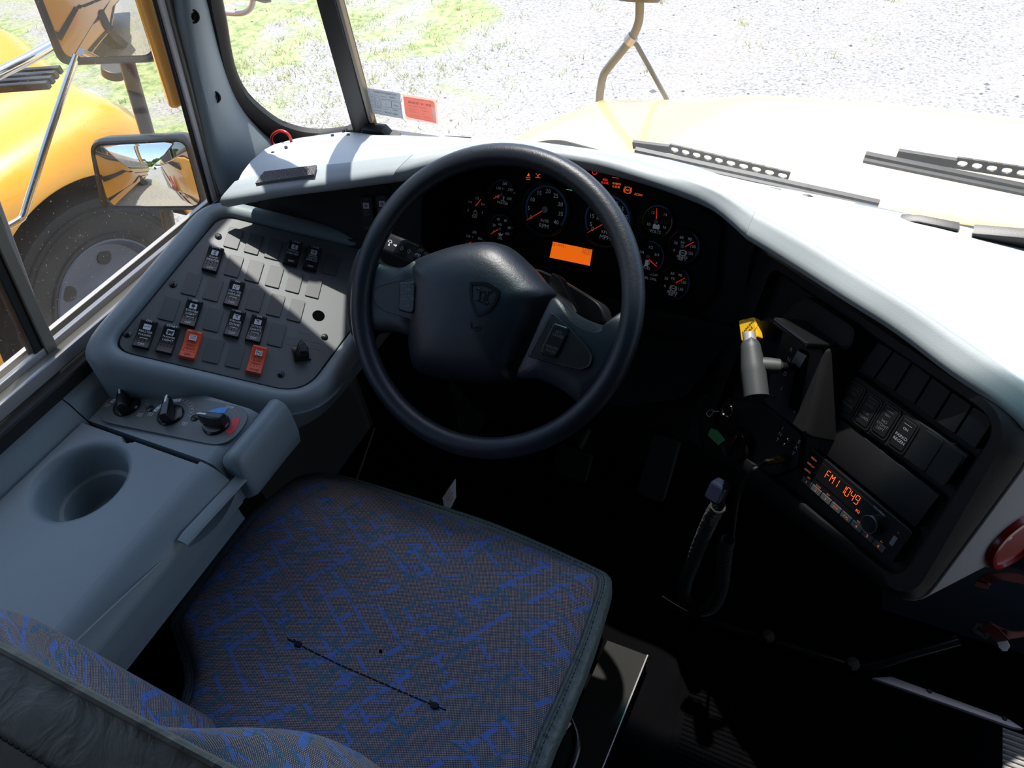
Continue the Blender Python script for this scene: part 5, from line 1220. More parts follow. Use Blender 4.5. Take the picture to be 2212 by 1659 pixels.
# emblem
sh = [(846, 404), (880, 396), (950, 396), (1000, 415), (1046, 452), (1035, 500), (1005, 560), (960, 600), (902, 626), (880, 600), (855, 545), (845, 480)]
so_ = [tuple(p[:2]) for p in smooth_pts([V((*p, 0)) for p in wl(sh, .013)], 3, True)]; si_ = offset(so_, -.0045)
g = MB(); g.ring(WF, so_, si_, .007, .0138); em = g.build('emblem_shield', M['gloss'], t, bevel=.001)
g = MB()
def strip(a, b, w): 
    a, b = [V(WF.px(*Z8(*q), .013)) for q in (a, b)]; bar(WF, a, b, w, .010, .0140, g)
strip((912, 452), (908, 520), .0032); strip((885, 514), (912, 520), .0032); strip((892, 440), (912, 448), .0032); strip((922, 458), (990, 462), .0034); strip((950, 462), (938, 528), .0034); strip((915, 524), (968, 540), .0034); strip((962, 468), (952, 530), .003)
g.build('monogram', M['gloss'], em, bevel=.0005)
g = MB(); strip((852, 668), (856, 705), .0012); strip((870, 700), (905, 690), .0012); strip((872, 715), (900, 716), .0012); strip((905, 690), (912, 712), .0012); g.build('horn_mark', M['gloss'], em, bevel=.0003)

# ------------------------------------------------------------------ steering column with stalk
t = thing('steering_column', 'black steering column shroud behind the wheel, carrying the wiper and turn stalk', 'steering column', WF.P(0, 0, -.3))
g = MB(); L = []
for w, r in ((-.07, .055), (-.11, .062), (-.16, .062), (-.22, .055), (-.30, .045), (-.5, .04)): L.append([WF.P(x * r * 1.15, y * r, w) for x, y in [(math.cos(a * math.pi / 16), math.sin(a * math.pi / 16)) for a in range(32)]])
g.loft(L); g.build('column_tube', M['black'], t)
q = rpoly([WF.px(*p, -.10) for p in ((1150, 575), (1206, 600), (1302, 658), (1312, 704), (1235, 700), (1130, 650))], .012, 6)
g = MB(); L = []
for s, w in ((1, -.15), (1, -.112), (.985, -.104), (.95, -.100), (.9, -.099)):
    c = V((sum(p[0] for p in q) / len(q), sum(p[1] for p in q) / len(q))); L.append([WF.P(*(c + (V(p) - c) * s), w) for p in q])
g.loft(L); lab(g.build('tilt_shroud', M['black'], t, angle=50), 'sunlit right edge of the shroud')
q = rpoly([WF.px(*p, -.085) for p in ((1195, 588), (1215, 600), (1252, 678), (1215, 690), (1180, 640))], .006, 4); g = MB(); g.prism(WF, q, -.10, -.075, ch=.003); g.build('shroud_lip', M['black'], t)
ws = -.055
a, b, c2 = WF.W(846, 527, ws), WF.W(903, 550, ws), WF.W(1000, 590, ws); ax = (b - a).normalized()
F = Frame(a, ax, WF.ey); F = Frame(a - ax * .0, ax, F.ey)
Lh = (b - a).length
g = MB(); L = []
for x, sc in ((-.016, .85), (-.012, 1), (Lh * .9, 1), (Lh + .002, .92)):
    L.append([F.P(x, y * sc, z * sc) for y, z in rrect(0, 0, .032, .026, .006)])
g.loft(L); st = g.build('turn_signal_stalk', M['black'], t)
g = MB(); g.tube([F.P(Lh * .9, 0, 0), F.P(Lh + .012, 0, 0)], .0135, 20); g.tube([F.P(Lh + .012, 0, 0), F.P(Lh + .018, 0, 0), F.P(Lh + .019, 0, 0), F.P(Lh + .10, 0, -.01)], [.0105, .0105, .009, .008], 16); g.build('stalk_shaft', M['black'], st)
g = MB(); f = F.sub(0, 0, .0134)
g.arc(f, .004, .002, .003, .004, 0, 180, 0); g.flat(f, [(0, .002), (.008, .002), (.008, .0012), (0, .0012)], 0); g.flat(f, [(.002, -.004), (.006, -.004), (.004, .001)], 0)
g.flat(f, [(.012, -.0005), (.016, -.0005), (.016, -.002), (.019, .001), (.016, .003), (.016, .0015), (.012, .0015)], 0)
for s, x in ((-1, .031), (1, .041)): g.tube([f.P(x + s * px_, py_, .0002) for px_, py_ in ((0, .0015), (.002, .0015), (.002, .0035), (.0055, 0), (.002, -.0035), (.002, -.0015), (0, -.0015), (0, .0015))], .0004, 4)
f = F.sub(Lh + .004, -.001, .0138); g.arc(f, .002, 0, .002, .003, 0, 200, 0); g.text(f, .007, .001, .005, 'O', .0003); 
g.build('legend', M['white'], st, recalc=False, smooth=False)
# ------------------------------------------------------------------ rocker bank and cover panels on the pod
def Z9(x, y): return (1700 + .3858 * x, 700 + .3858 * y)
t = thing('auxiliary_switch_panel', 'black panel with four small rockers and two blanks, right of the gear selector', 'switch panel', FR.W(*Z9(650, 600)))
pq = FR.pl([(1849, 811), (2090, 986), (2043, 1048), (1804, 893)], .004)
g = MB(); g.prism(FR, rpoly(pq, .004, 4), -.012, .004, ch=.001); g.build('panel_plate', M['dash'], t)
for c, nm, top in (((365, 420), ['EXH', 'BRAKE'], 'ON'), ((455, 490), ['OFF', 'ROAD'], 'OVRD'), ((555, 545), ['NO', 'STDNT', 'LEFT'], 'SW1'), ((655, 620), ['PARKD', 'REGEN'], 'ON')):
    u, v = FR.px(*Z9(*c), .004); g = MB(); o = rrect(u, v, .0275, .047, .006, 4); g.ring(FR, o, offset(o, -.0022), .003, .0062); g.build('switch_surround', M['black'], t)
    f = FR.sub(u, v, .004); r = None
    g = MB(); g.prism(f, rrect(0, 0, .0215, .041, .003), -.002, .003, ch=.0012); r = g.build('rocker_switch', M['rocker'], t); r['label'] = 'small rocker marked ' + ' '.join(nm)
    g = MB(); g.text(f, 0, .0085, .0048, top, .0034); g.flat(f, [(-.006, .0145), (.006, .0145), (.006, .0150), (-.006, .0150)], .0034)
    for i, s in enumerate(nm): g.text(f, 0, -.006 - (i - .5) * .0062 if len(nm) == 2 else -.0005 - i * .0056, .0058, s, .0034)
    g.build('legend', M['print'] if 'PARKD' in nm else M['dim'], r, recalc=False, smooth=False)
for c in ((775, 710), (885, 790)):
    u, v = FR.px(*Z9(*c), .004); o = rrect(u, v, .0275, .047, .005, 4); g = MB(); g.prism(FR, o, .003, .0052, ch=.0008); g.build('blank_cover', M['dash'], t)
t = thing('cover_strip', 'row of six plain dark cover tiles at the top of the pod face', 'cover panel', FR.W(*Z9(750, 380)))
tops = [(1897, 737), (1932, 757), (1972, 782), (2014, 813), (2058, 845), (2103, 876), (2151, 907)]; bots = [(1851, 803), (1888, 819), (1931, 848), (1975, 876), (2017, 910), (2062, 940), (2107, 974)]
for i in range(6):
    q = FR.pl([tops[i], tops[i + 1], bots[i + 1], bots[i]], .002); g = MB(); g.prism(FR, rpoly(offset(q, -.0012), .002, 3), -.012, .003, ch=.001); g.build('cover_tile', M['dash'], t)
g = MB(); g.prism(FR, FR.pl([(1800, 893), (2028, 1071), (1976, 1140), (1764, 966)], .003), -.012, .003, ch=.001)
tag(g.build('blank_panel', M['dash']), 'large plain dark panel between the small rockers and the radio', 'cover panel')
# radio
RF = FR.sub(0, 0, .0); W_, H_ = .182, .053
t = thing('car_radio', 'black car radio with orange FM1 1049 display, low on the pod', 'radio', FR.P(.09, .026))
g = MB(); g.prism(FR, rrect(W_ / 2, H_ / 2, W_, H_, .003), -.012, .005, ch=.001); g.build('radio_face', M['gloss'], t)
dp = g = MB(); g.prism(FR, rrect(.078, .033, .105, .026, .002), .004, .0056, ch=.0004); dsp = g.build('display_window', M['gloss'], t)
g = MB()
SEG = {'F': 'afge', '1': 'bc', '0': 'abcdef', '4': 'fgbc', '9': 'abcfgd', 'M': None, '5': 'afgcd'}
def seg7(f, x, y, h, ch, w=.0058):
    k = .0009; hh = h / 2
    S = {'a': ((0, h), (w, h)), 'b': ((w, h), (w, hh)), 'c': ((w, hh), (w, 0)), 'd': ((0, 0), (w, 0)), 'e': ((0, hh), (0, 0)), 'f': ((0, h), (0, hh)), 'g': ((0, hh), (w, hh))}
    L = [S[c] for c in SEG[ch]] if SEG[ch] else [((0, 0), (0, h)), ((0, h), (w / 2, hh)), ((w / 2, hh), (w, h)), ((w, h), (w, 0))]
    for a, b in L:
        a, b = V(a), V(b); d = (b - a).normalized() * .0006; a, b = a + d, b - d; nn = V((-d.y, d.x)).normalized() * k / 2
        g.add([f.P(x + p.x, y + p.y, 0) for p in (a - nn, b - nn, b + nn, a + nn)], [(0, 1, 2, 3)])
f = FR.sub(.041, .031, .0060)
for i, (c, x) in enumerate((('F', 0), ('M', .009), ('1', .014), ('1', .030), ('0', .038), ('4', .0465), ('9', .055))): seg7(f, x + (.003 if i == 2 else 0), 0, .0125, c)
g.text(FR, .108, .025, .0052, 'EQ', .0061); g.text(FR, .122, .025, .006, 'P5', .0061)
g.build('display_digits', M['radio'], dsp, recalc=False, smooth=False)
for i, (s, sm) in enumerate((('1', 'INT'), ('2', 'SCAN'), ('3', 'RPT'), ('|<<', ''), ('>>|', ''), ('4', 'RDM'), ('5', '^'), ('6', 'F+'))):
    x = .020 + i * .0195; g = MB(); g.prism(FR, rrect(x, .0065, .018, .009, .001), .004, .0062, ch=.0006); b = g.build('preset_button', M['blank'], t)
    g = MB(); g.text(FR, x, .0065, .0062, s, .0066); g.text(FR, x, .0135, .0035, sm, .0056); g.build('legend', M['radiodim'], b, recalc=False, smooth=False)
g = MB()
for i, s in enumerate(('MEDIA', 'DISPLAY', 'AUDIO')): g.text(FR, .0125, .042 - i * .0105, .0038, s, .0056)
g.build('mode_legend', M['radiodim'], t, recalc=False, smooth=False)
u, v = FR.px(1882, 1133, .012); g = MB(); g.lathe(FR, u, v, [(.0135, .004), (.0132, .016), (.0115, .0175), (.0001, .0165)], 32); kb = g.build('volume_knob', M['gloss'], t, angle=30)
g = MB(); g.lathe(FR, u, v, [(.0128, .0172), (.0118, .0182), (.0105, .0172)], 32); lab(g.build('knob_ring', M['handle'], kb), 'pale ring')
g = MB(); g.text(FR, u - .004, v + .019, .004, 'VOL/MENU', .0056, 0); g.build('knob_legend', M['print'], t, recalc=False, smooth=False)
g = MB(); g.prism(FR, rrect(.168, .026, .006, .014, .001), .004, .0054); g.text(FR, .168, .040, .006, 'o', .0056); g.build('usb_port', M['dim'], t)

# ------------------------------------------------------------------ gear selector
GF = FR
t = thing('gear_selector', 'box-shaped gear selector with a grey T-handle lever marked R N 1', 'gear selector', GF.W(1720, 800, .05)); GS = t
g = MB(); q = GF.pl([(1697, 700), (1779, 756), (1738, 935), (1650, 868)], .055)
L = [[GF.P(a, b, w) for a, b in rpoly(offset(q, o), .006, 4)] for o, w in ((.012, -.02), (.006, .045), (.003, .052), (0, .055))]
g.loft(L); g.build('selector_box', M['dash'], t, angle=30)
g = MB(); q2 = GF.pl([(1708, 688), (1784, 743), (1778, 757), (1698, 703)], .058); g.prism(GF, rpoly(q2, .002, 3), .03, .092, ch=.004); g.build('top_visor', M['gloss'], t)
g = MB(); q3 = GF.pl([(1760, 640), (1872, 712), (1858, 760), (1790, 755), (1700, 690), (1735, 648)], .01); g.prism(GF, rpoly(q3, .012, 5), -.01, .03, ch=.006); g.build('box_shoulder', M['dash'], t)
qs = GF.pl([(1728, 752), (1748, 762), (1725, 890), (1703, 878)], .056); g = MB(); g.prism(GF, rpoly(qs, .003, 3), .054, .0565); g.build('shift_slot', M['void'], t)
qs = GF.pl([(1723, 757), (1743, 768), (1728, 795), (1708, 784)], .058); g = MB(); g.prism(GF, qs, .055, .0585, ch=.0008); lab(g.build('slot_shutter', M['dim'], t), 'grey sliding shutter')
g = MB(); a = GF.dirpx((1697, 703), (1778, 757), .056)
for s, x, y in (('R', 1709, 756), ('N', 1704, 777), ('D', 1696, 808), ('1', 1688, 840)): u, v = GF.px(x, y, .056); g.text(GF, u, v, .0085, s, .0562, a * .5)
g.build('gear_lettering', M['print'], t, recalc=False, smooth=False)
for q in ((1704, 718), (1752, 752), (1669, 855), (1715, 890)):
    u, v = GF.px(*q, .056); g = MB(); g.lathe(GF, u, v, [(.003, .054), (.0026, .057), (.0001, .0575)], 12); g.build('screw', M['steel'], t)
h0, h1 = GF.W(1620, 738, .115), GF.W(1634, 857, .120)
g = MB(); n = 14; ax = h1 - h0; pts = [h0 + ax * (i / n) for i in range(n + 1)]
g.tube([h0 - ax.normalized() * .0] + pts, [.0105] + [.0130 + .0040 * min(1, i / 7) - (.002 if i in (0,) else 0) for i in range(n + 1)], 28); hd = g.build('t_handle', M['handle'], t, angle=50)
hd['label'] = 'grey soft T-handle grip'
g = MB(); g.tube([h0 - ax * .01, h0 - ax * .15, h0 - ax * .165], [.0092, .0090, .0075], 24); lab(g.build('release_button', M['alu'], hd), 'silver release button at the handle top')
s0, s1, s2 = h0 + ax * .42, GF.W(1690, 792, .085), GF.W(1722, 792, .05)
g = MB(); g.tube([s0, s0.lerp(s1, .6), s0.lerp(s1, .9), s1], [.0115, .0115, .0105, .006], 20); g.build('handle_neck', M['handle'], hd)
g = MB(); g.tube([s0.lerp(s1, .9), s1, s2], [.0065, .0065, .005], 14); g.build('lever_shaft', M['steel'], t)

# ------------------------------------------------------------------ parking brake knob
kc = GF.W(1616, 708, .085)
KF = Frame(kc, (.74, -.62, .26), (.27, .60, .75)); 
t = thing('parking_brake_knob', 'yellow square parking brake knob behind the T-handle', 'parking brake', kc)
q = rpoly(KF.pl([(1595, 692), (1630, 684), (1637, 728), (1601, 738)], 0), .004, 5)
g = MB(); g.prism(KF, q, -.012, 0, ch=.0015); g.build('knob_plate', M['yplastic'], t)
cu_ = V((sum(p[0] for p in q) / len(q), sum(p[1] for p in q) / len(q)))
g = MB(); g.tube([KF.P(cu_.x, cu_.y, -.010), GF.W(1645, 710, .045), GF.W(1662, 711, .012)], [.015, .0125, .0115], 20); g.build('stem', M['yplastic'], t)
g = MB(); g.lathe(Frame(GF.W(1664, 711, .0), GF.ex, GF.ey), 0, 0, [(.0185, -.004), (.0175, .006), (.0125, .007), (.012, 0)], 24); g.build('collar', M['black'], t)
g = MB(); a = KF.dirpx((1602, 720), (1622, 690)); f = KF.sub(cu_.x, cu_.y, 0)
g.text(f, -.001, .003, .0062, 'PARKING', .0004, a - .15); g.text(f, .004, -.003, .0062, 'BRAKE', .0004, a - .15); g.text(f, -.002, .0125, .0034, 'PULL TO APPLY', .0004, .2); g.text(f, .0125, -.002, .0034, 'PUSH TO RELEASE', .0004, 1.5)
g.build('lettering', M['darkprint'], t, recalc=False, smooth=False)

# ------------------------------------------------------------------ ignition, key, tag, knob, toggle, cable
def low(px, py, w=0): return FR.W(px, py, w)
g = MB(); g.prism(FR, rpoly(FR.pl([(1520, 850), (1655, 872), (1740, 940), (1730, 1010), (1640, 1040), (1490, 950)], -.012), .01, 4), -.02, -.004, ch=.002); g.build('lower_pod_fascia', M['dash'], DT)
t = thing('ignition_lock', 'chrome ringed ignition lock with a thin wire key ring beside it', 'ignition', low(1573, 886))
f = Frame(low(1573, 886, .01), FR.ex, FR.ey)
g = MB(); g.lathe(f, 0, 0, [(.0125, -.016), (.0125, .002), (.011, .004), (.009, .002), (.0088, -.004)], 28); lab(g.build('bezel_ring', M['chrome'], t), 'chrome ring')
g = MB(); g.lathe(f, 0, 0, [(.0088, -.002), (.007, .002), (.0001, .003)], 20); g.box(f, -.0006, .0006, -.004, .004, .002, .0036); g.build('lock_barrel', M['steel'], t)
a = low(1553, 888, .012)
g = MB(); g.tube([low(1554, 889, .012), low(1541, 889, .014)], .0012, 8); g.tube(smooth_pts([low(1541, 887, .014), low(1533, 886, .015), (low(1526, 893, .015)), low(1532, 900, .015), low(1539, 893, .014)], 4, True), .0007, 6, closed=True); lab(g.build('wire_ring', M['alu'], t), 'thin wire ring')
f = facing(low(1549, 945, .02), (-.6, -.6, .5)); q = f.pl([(1536, 925), (1550, 930), (1567, 950), (1552, 962), (1529, 940)])
g = MB(); g.prism(f, q, -.0008, .0008); tag(g.build('key_tag', M['green']), 'small green tag below the ignition lock', 'tag')
t = thing('round_dark_knob', 'large round black knob below the ignition lock', 'knob', low(1598, 960))
f = Frame(low(1598, 960, .0), FR.ex, FR.ey); g = MB(); g.lathe(f, 0, 0, [(.030, -.012), (.030, .010), (.026, .016), (.018, .014), (.0001, .013)], 36); g.build('knob_body', M['gloss'], t); g = MB(); g.box(f, -.004, .004, -.02, .02, .012, .020, ch=.002); g.build('knob_grip', M['gloss'], t)
t = thing('toggle_switch', 'small chrome toggle switch between the letters INT and EXT', 'switch', low(1703, 952))
f = FR.sub(*FR.px(1703, 952), 0)
g = MB(); g.lathe(f, 0, 0, [(.0062, -.008), (.0062, .001), (.0050, .003), (.003, .004), (.003, .001)], 6); g.build('hex_nut', M['chrome'], t)
g = MB(); tip = low(1695, 961, .018); g.tube([f.P(0, 0, .002), tip], [.0016, .0026], 10); g.lathe(Frame(tip, FR.ex, FR.ey), 0, 0, [(.0001, .003), (.0026, .001), (.0026, -.001)], 10); g.build('toggle_bat', M['chrome'], t)
g = MB(); a = FR.dirpx((1690, 926), (1726, 955)) 
for s, x, y in (('I', 1690, 926), ('N', 1685, 938), ('T', 1679, 950), ('E', 1726, 955), ('X', 1720, 967), ('T', 1713, 980)): u, v = FR.px(x, y, -.003); g.text(FR, u, v, .0085, s, -.0030, 0)
g.build('lettering', M['white'], t, recalc=False, smooth=False)
t = thing('antenna_cable', 'black cable with brass screw connector plugged in below the toggle switch', 'cable', low(1690, 992))
c0_, c1_ = low(1692, 990, .006), low(1655, 999, .028)
g = MB(); g.tube([c0_, c0_.lerp(c1_, .3), c0_.lerp(c1_, .31), c0_.lerp(c1_, .62), c0_.lerp(c1_, .63), c0_.lerp(c1_, .8), c0_.lerp(c1_, .81), c1_], [.0080, .0080, .0066, .0066, .0052, .0052, .0060, .0060], 18); lab(g.build('connector', M['brass'], t, angle=30), 'brass connector')
cp = [c1_, aty(1630, 1012, .70), aty(1608, 1040, .70), aty(1594, 1075, .71), aty(1586, 1130, .72), aty(1582, 1180, .74)]
g = MB(); g.tube(smooth_pts(cp, 6), .0033, 10); g.build('cable_sheath', M['rubber'], t)
path = smooth_pts([aty(x, y, .72) for x, y in ((1552, 1092), (1538, 1115), (1518, 1160), (1498, 1210), (1483, 1250), (1478, 1280), (1490, 1305), (1515, 1318), (1540, 1308), (1556, 1275), (1562, 1235), (1566, 1190), (1572, 1165))], 12)
g = MB(); pts = []; tot = 0; R_ = .0125; turns = 0
for i in range(len(path) - 1):
    a, b = path[i], path[i + 1]; T_ = (b - a); l = T_.length; T_.normalize(); N_ = (V((0, 1, 0)) - T_ * T_.y).normalized(); B_2 = T_.cross(N_)
    m_ = max(3, int(l / .0055 * 9))
    for j in range(m_):
        ph = 2 * math.pi * (turns + l / .0055 * j / m_); pts.append(a.lerp(b, j / m_) + (N_ * math.cos(ph) + B_2 * math.sin(ph)) * R_)
    turns += l / .0055
g.tube(pts, .0017, 6); tag(g.build('coiled_cord', M['rubber']), 'black coiled radio cord hanging in a loop under the pod', 'cord')
f = facing(aty(1549, 1062, .70), (-.3, -.8, .5)); g = MB(); g.prism(f, rrect(0, 0, .028, .036, .008), -.012, .012, ch=.005); tag(g.build('microphone', M['bluegrey']), 'dark blue sheened hand microphone hanging above the coiled cord', 'microphone')

# ------------------------------------------------------------------ end panel fittings
e0 = FR.W(1973, 1321, -.03); EF = Frame(e0, dv, FR.ey); 
if EF.n.x < 0: EF = Frame(e0, -dv, FR.ey)
def E(px, py, w=.004): return EF.px(px, py, w)
t = thing('red_pull_disc', 'glossy red oval disc with silver screws on the grey dash end', 'red disc', EF.W(2168, 1172))
q = [(2126, 1205), (2133, 1180), (2158, 1148), (2190, 1122), (2215, 1110), (2240, 1112), (2240, 1140), (2215, 1170), (2185, 1198), (2150, 1218), (2133, 1220)]
qq = [tuple(p[:2]) for p in smooth_pts([V((*E(*p), 0)) for p in q], 4, True)]
c = V((sum(p[0] for p in qq) / len(qq), sum(p[1] for p in qq) / len(qq))); g = MB(); L = [[EF.P(*(c + (V(p) - c) * s), w) for p in qq] for s, w in ((1.02, .001), (1, .010), (.95, .015), (.85, .016), (.80, .012), (.4, .012), (.1, .012))]
g.loft(L); g.build('disc_body', M['cover'], t, angle=50)
g = MB(); g.loft([[EF.P(*(c + (V(p) - c) * s), w) for p in qq] for s, w in ((1.10, .0005), (1.10, .003), (1.02, .004))]); g.build('backing_plate', M['black'], t)
for p in ((2180, 1162), (2162, 1177)): u, v = E(*p, .013); g = MB(); g.lathe(EF, u, v, [(.0045, .011), (.0035, .0145), (.0001, .015)], 12); g.build('screw', M['alu'], t)
def ribbon(pts, w, name, m, parent, wd=V((0, 0, 1)), th=.0012):
    pts = smooth_pts(pts, 5); g = MB(); L = []
    for i, p in enumerate(pts):
        a = pts[max(0, i - 1)]; b = pts[min(len(pts) - 1, i + 1)]; T_ = (b - a).normalized(); s = (wd - T_ * wd.dot(T_)).normalized(); n_ = T_.cross(s)
        L.append([p + s * w + n_ * th, p - s * w + n_ * th, p - s * w - n_ * th, p + s * w - n_ * th])
    g.loft(L); return g.build(name, m, parent)
t = thing('red_belt', 'dark red webbing strap looping low at the right with a silver buckle tongue', 'belt', aty(2140, 1360, .75))
ribbon([aty(2250, 1362, .78), aty(2190, 1372, .75), aty(2160, 1366, .75), aty(2130, 1352, .75)], .013, 'webbing', M['darkred'], t, V((.1, 0, 1)))
ribbon([aty(2128, 1350, .75), aty(2148, 1365, .745), aty(2166, 1384, .74)], .011, 'webbing_end', M['darkred'], t, V((.6, 0, .6)))
f = facing(aty(2122, 1362, .75), (-.3, -.8, .5)); g = MB(); o = rrect(0, 0, .024, .02, .004); g.ring(f, o, offset(o, -.005), -.002, .002); lab(g.build('belt_buckle', M['chrome'], t), 'silver buckle')
f = facing(aty(2169, 1394, .738), (-.3, -.8, .5)); g = MB(); g.prism(f, f.pl([(2154, 1386), (2176, 1384), (2182, 1396), (2176, 1406), (2166, 1406), (2158, 1398)]), -.001, .001); lab(g.build('webbing_tip', M['stickwhite'], t), 'pale worn strap tip')
t = thing('red_strap', 'dark red strap arching across the dark just below the red disc', 'strap', aty(2160, 1250, .8))
ribbon([aty(2118, 1268, .80), aty(2132, 1252, .80), aty(2165, 1244, .80), aty(2215, 1254, .82), aty(2260, 1270, .82)], .010, 'webbing', M['darkred'], t, V((0, 0, 1)))

# ------------------------------------------------------------------ floor fittings
t = thing('floor_mat', 'black rubber floor mat with fine ribs to the right of the seat', 'floor mat', atz(1750, 1520, .01))
q = [atz(*p, .006) for p in ((1495, 1345), (1880, 1468), (2165, 1568), (2165, 1800), (1420, 1760))]
q = [(p.x, p.y) for p in q]; g = MB(); g.prism(XY, q, 0, .006, ch=.001); g.build('mat_base', M['floor'], t)
g = MB(); y0 = min(p[1] for p in q); y1 = max(p[1] for p in q)
P_ = lambda px, py: atz(px, py, .006)
a0, a1, b0, b1 = P_(1520, 1360), P_(1455, 1760), P_(1985, 1510), P_(2155, 1700)
k = 38
for i in range(k):
    s = i / k; a, b = P_(1512, 1365).lerp(P_(1440, 1750), s), P_(2120, 1560).lerp(P_(2140, 2100), s)
    a.z = b.z = .0075; 
    g.tube([a, b], .0018, 5)
g.build('mat_ribs', M['floor'], t)
t = thing('floor_track', 'low dark step with a thin bright metal edge beside the seat', 'floor step', atz(1330, 1600, .04))
L_ = [atz(*p, .05) for p in ((1398, 1415), (1300, 1659), (1230, 1840))]; R2 = [p + V((-.085, -.0, 0)) for p in L_]
g = MB(); q = [(p.x, p.y) for p in L_] + [(p.x, p.y) for p in R2[::-1]]; g.prism(XY, q, 0, .05, ch=.001); g.build('step_top', M['pedestal'], t)
g = MB(); g.tube([p + V((.001, 0, .001)) for p in L_], .0016, 6); lab(g.build('metal_edge', M['alu'], t), 'thin bright metal edge')
# threshold strip of the step well
t = bpy.data.objects.new('trim_3', None); COL.objects.link(t); t.location = atz(2030, 1520, 0); t['kind'] = 'structure'
g = MB(); q = [atz(*p, .008) for p in ((1884, 1465), (1925, 1462), (2180, 1555), (2210, 1575), (2190, 1572))]; g.prism(XY, [(p.x, p.y) for p in q], 0, .010, ch=.001); g.build('threshold_strip', M['alu'], t)
for p in ((2008, 1493), (2170, 1552)): u = atz(*p, .01); g = MB(); g.lathe(Frame(u, (1, 0, 0), (0, 1, 0)), 0, 0, [(.005, 0), (.004, .002), (.0001, .0022)], 12); g.build('strip_screw', M['steel'], t)
# pale ribbed step beyond
t = thing('entry_step', 'pale ribbed entry step lit from the doorway at bottom right', 'step', atz(2200, 1620, 0))
g = MB(); q = [atz(*p, 0.004) for p in ((2166, 1572), (2216, 1590), (2420, 1700), (2420, 2000), (2166, 1850))]; g.prism(XY, [(p.x, p.y) for p in q], -.03, .004); g.build('step_tread', M['ribs'], t)
g = MB()
for i in range(14):
    a, b = atz(2168, 1578 + i * 11.5, .006), atz(2380, 1650 + i * 13, .006); g.tube([a, b], .0028, 6)
g.build('tread_ribs', M['ribs'], t)
# curved bar at the foot of the pod
t = thing('grab_bar', 'bent dark bar low across the step well opening', 'bar', atz(1840, 1430, .03))
g = MB(); g.tube(smooth_pts([atz(1430, 1290, .03), atz(1500, 1330, .03), atz(1640, 1375, .03), atz(1780, 1420, .03), atz(1860, 1440, .03), atz(1960, 1415, .06), atz(2070, 1385, .09)], 5), .010, 12); g.build('bar_tube', M['gloss'], t)
for p in ((1660, 1372), (1843, 1432)): u = atz(*p, .046); g = MB(); g.lathe(Frame(u, (1, 0, 0), (0, 1, 0)), 0, 0, [(.013, -.008), (.012, .002), (.0001, .004)], 8); lab(g.build('bolt_head', M['rust'], t, angle=20), 'rusty bolt head')
# pedal
t = thing('accelerator_pedal', 'dark ribbed foot pedal low in the footwell under the wheel', 'pedal', aty(1420, 1000, .88))
f = facing(aty(1422, 1010, .90), (-.05, -.75, .65)); g = MB(); g.prism(f, rrect(0, 0, .06, .14, .012), -.01, .004, ch=.003); g.build('pedal_pad', M['rubber'], t)
g = MB()
for i in range(9): g.box(f, -.025, .025, -.06 + i * .014, -.056 + i * .014, .003, .0065)
g.build('pad_ribs', M['rubber'], t); g = MB(); g.tube([f.P(0, .04, -.01), f.P(0, .10, -.08)], .01, 10); g.build('pedal_arm', M['darkmetal'], t)
t = thing('brake_pedal', 'dark square brake pedal under the wheel, left of the ribbed one', 'pedal', aty(1230, 1000, .88))
f = facing(aty(1235, 1000, .90), (-.05, -.75, .65)); g = MB(); g.prism(f, rrect(0, 0, .085, .07, .012), -.01, .004, ch=.003); g.build('pedal_pad', M['rubber'], t); g = MB(); g.tube([f.P(0, .02, -.01), f.P(0, .12, -.09)], .01, 10); g.build('pedal_arm', M['darkmetal'], t)

# ------------------------------------------------------------------ stickers on the windscreen, red wire loop
sf = Frame(WM.P(0, 0, -.0052), WM.ex, WM.ey)
def sticker(label, pts, m, name):
    o = thing(name, label, 'sticker', WM.W(*pts[0], -.005), 'windscreen inspection stickers'); q = WM.pl(pts, -.005); g = MB(); g.prism(WM, q, -.0055, -.0045); g.build('sticker_sheet', m, o, smooth=False); return o
def Zs(x, y): return (780 + .08137 * x, 180 + .08137 * y)
WM2 = WM
o = sticker('grey paper inspection sticker with black handwriting low on the windscreen', [Zs(160, 120), Zs(1020, 260), Zs(1115, 935), Zs(290, 795)], M['paper'], 'inspection_sticker')
g = MB(); a = WM.dirpx(Zs(160, 120), Zs(1020, 260), -.004)
vx = WM.dirpx(Zs(290, 795), Zs(160, 120), -.004)
def st(s, x, y, k, ang=None, m=0): u, v = WM.px(*Zs(x, y), -.004); g.text(WM, u, v, k * .44, s, -.0042, a if ang is None else ang, m)
def ln(p, q, w=.0004): a_, b_ = [V(WM.px(*Zs(*z), -.004)) for z in (p, q)]; d_ = (b_ - a_); n_ = V((-d_.y, d_.x)).normalized() * w / 2; g.add([WM.P(c_.x, c_.y, -.0042) for c_ in (a_ - n_, b_ - n_, b_ + n_, a_ + n_)], [(0, 1, 2, 3)])
st('4UABNCTN3RB053194', 620, 270, .0115); st('82876', 830, 385, .0115); st('VIN', 210, 218, .005); st('WHEELS PULLED', 335, 310, .0055); st('ODOMETER', 590, 358, .0055); st('STICKER EXPIRES LAST DAY OF', 765, 445, .0055)
for (x, y) in ((280, 395), (425, 415), (300, 525), (440, 545)):
    for p, q in (((-60, -55), (60, -38)), ((60, -38), (72, 58)), ((72, 58), (-50, 42)), ((-50, 42), (-60, -55))): ln((x + p[0], y + p[1]), (x + q[0], y + q[1]))
st('X', 290, 395, .009); st('OK', 415, 410, .004); st('LF', 305, 525, .004); st('X', 440, 545, .009)
for P4 in (((520, 430), (790, 480), (810, 655), (545, 610)), ((800, 485), (1030, 520), (1055, 695), (820, 660))):
    for p, q in zip(P4, P4[1:] + P4[:1]): ln(p, q)
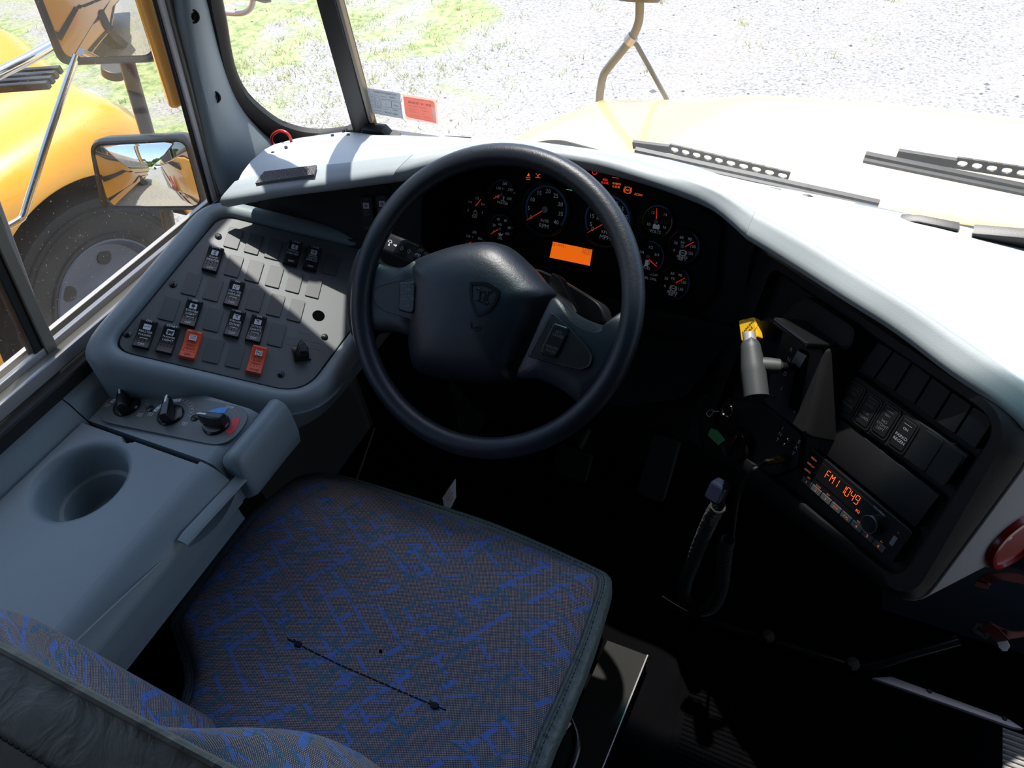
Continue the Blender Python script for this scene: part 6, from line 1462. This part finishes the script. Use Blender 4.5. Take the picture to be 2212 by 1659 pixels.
st('11', 665, 560, .011); st('2026', 920, 600, .0115); st('6-10-26', 455, 640, .011); st('DATE', 300, 630, .005); st('5378', 900, 720, .0115); st('STATION', 655, 690, .005); st('INSP. SIGNATURE', 420, 725, .0055); st('Bruce Lugger', 810, 795, .0125)
g.build('handwriting', M['darkprint'], o, recalc=False, smooth=False)
o = sticker('pink inspection sticker reading AUGUST 31, 2027 right of the grey one', [Zs(1095, 275), Zs(1990, 425), Zs(2050, 1090), Zs(1190, 930)], M['palepink'], 'inspection_sticker')
g = MB(); q = rpoly(WM.pl([Zs(1135, 335), Zs(1955, 460), Zs(2010, 1035), Zs(1200, 870)], -.006), [.001, .006, .001, .008], 4); g.prism(WM, q, -.0046, -.0040); g.build('pink_field', M['pink'], o, smooth=False)
g = MB(); q = WM.pl([Zs(1880, 640), Zs(1955, 650), Zs(1990, 1010), Zs(1910, 990)], -.004); g.flat(WM, q, -.0038); g.build('white_strip', M['stickwhite'], o, smooth=False)
_st = st
def st(s, x, y, k, ang=None): u, v = WM.px(*Zs(x, y), -.004); g.text(WM, u, v, k * .41, s, -.0036, a if ang is None else ang)
g = MB(); st('AUGUST 31, 2027', 1560, 545, .0155); g.build('date_print', M['darkprint'], o, recalc=False, smooth=False)
g = MB(); st('STATE INSPECTION', 1540, 440, .006); st('VIN 4UABNCTN3RB0531', 1510, 630, .0085); st('Inspection Number', 1400, 680, .0065); st('Manufacturer', 1370, 720, .0065); st('Seating Capacity', 1400, 760, .0065); st('CU6753', 1700, 740, .010); st('77', 1670, 815, .010); st('Date of Inspection', 1430, 860, .0065); st('06/10/26', 1740, 900, .008)
u, v = WM.px(*Zs(1835, 490), -.004); g.arc(WM, u, v, .0018, .0022, 0, 360, -.0036); g.build('small_print', M['pinkprint'], o, recalc=False, smooth=False)
lp = [atz(x, y, .90) + V((0, 0, 0)) for x, y in ((624, 316), (606, 312), (592, 316), (586, 302), (592, 288), (607, 283), (622, 289), (630, 303), (628, 311))]
lp = [aty(x, y, .93 - .0 * i) for i, (x, y) in enumerate(((626, 318), (612, 315), (598, 317), (587, 306), (589, 292), (602, 283), (616, 285), (626, 295), (630, 310), (633, 318)))]
g = MB(); g.tube(smooth_pts(lp, 5), .0026, 10); tag(g.build('wire_loop', M['cred']), 'small red wire loop sticking up from the left dash corner', 'wire')
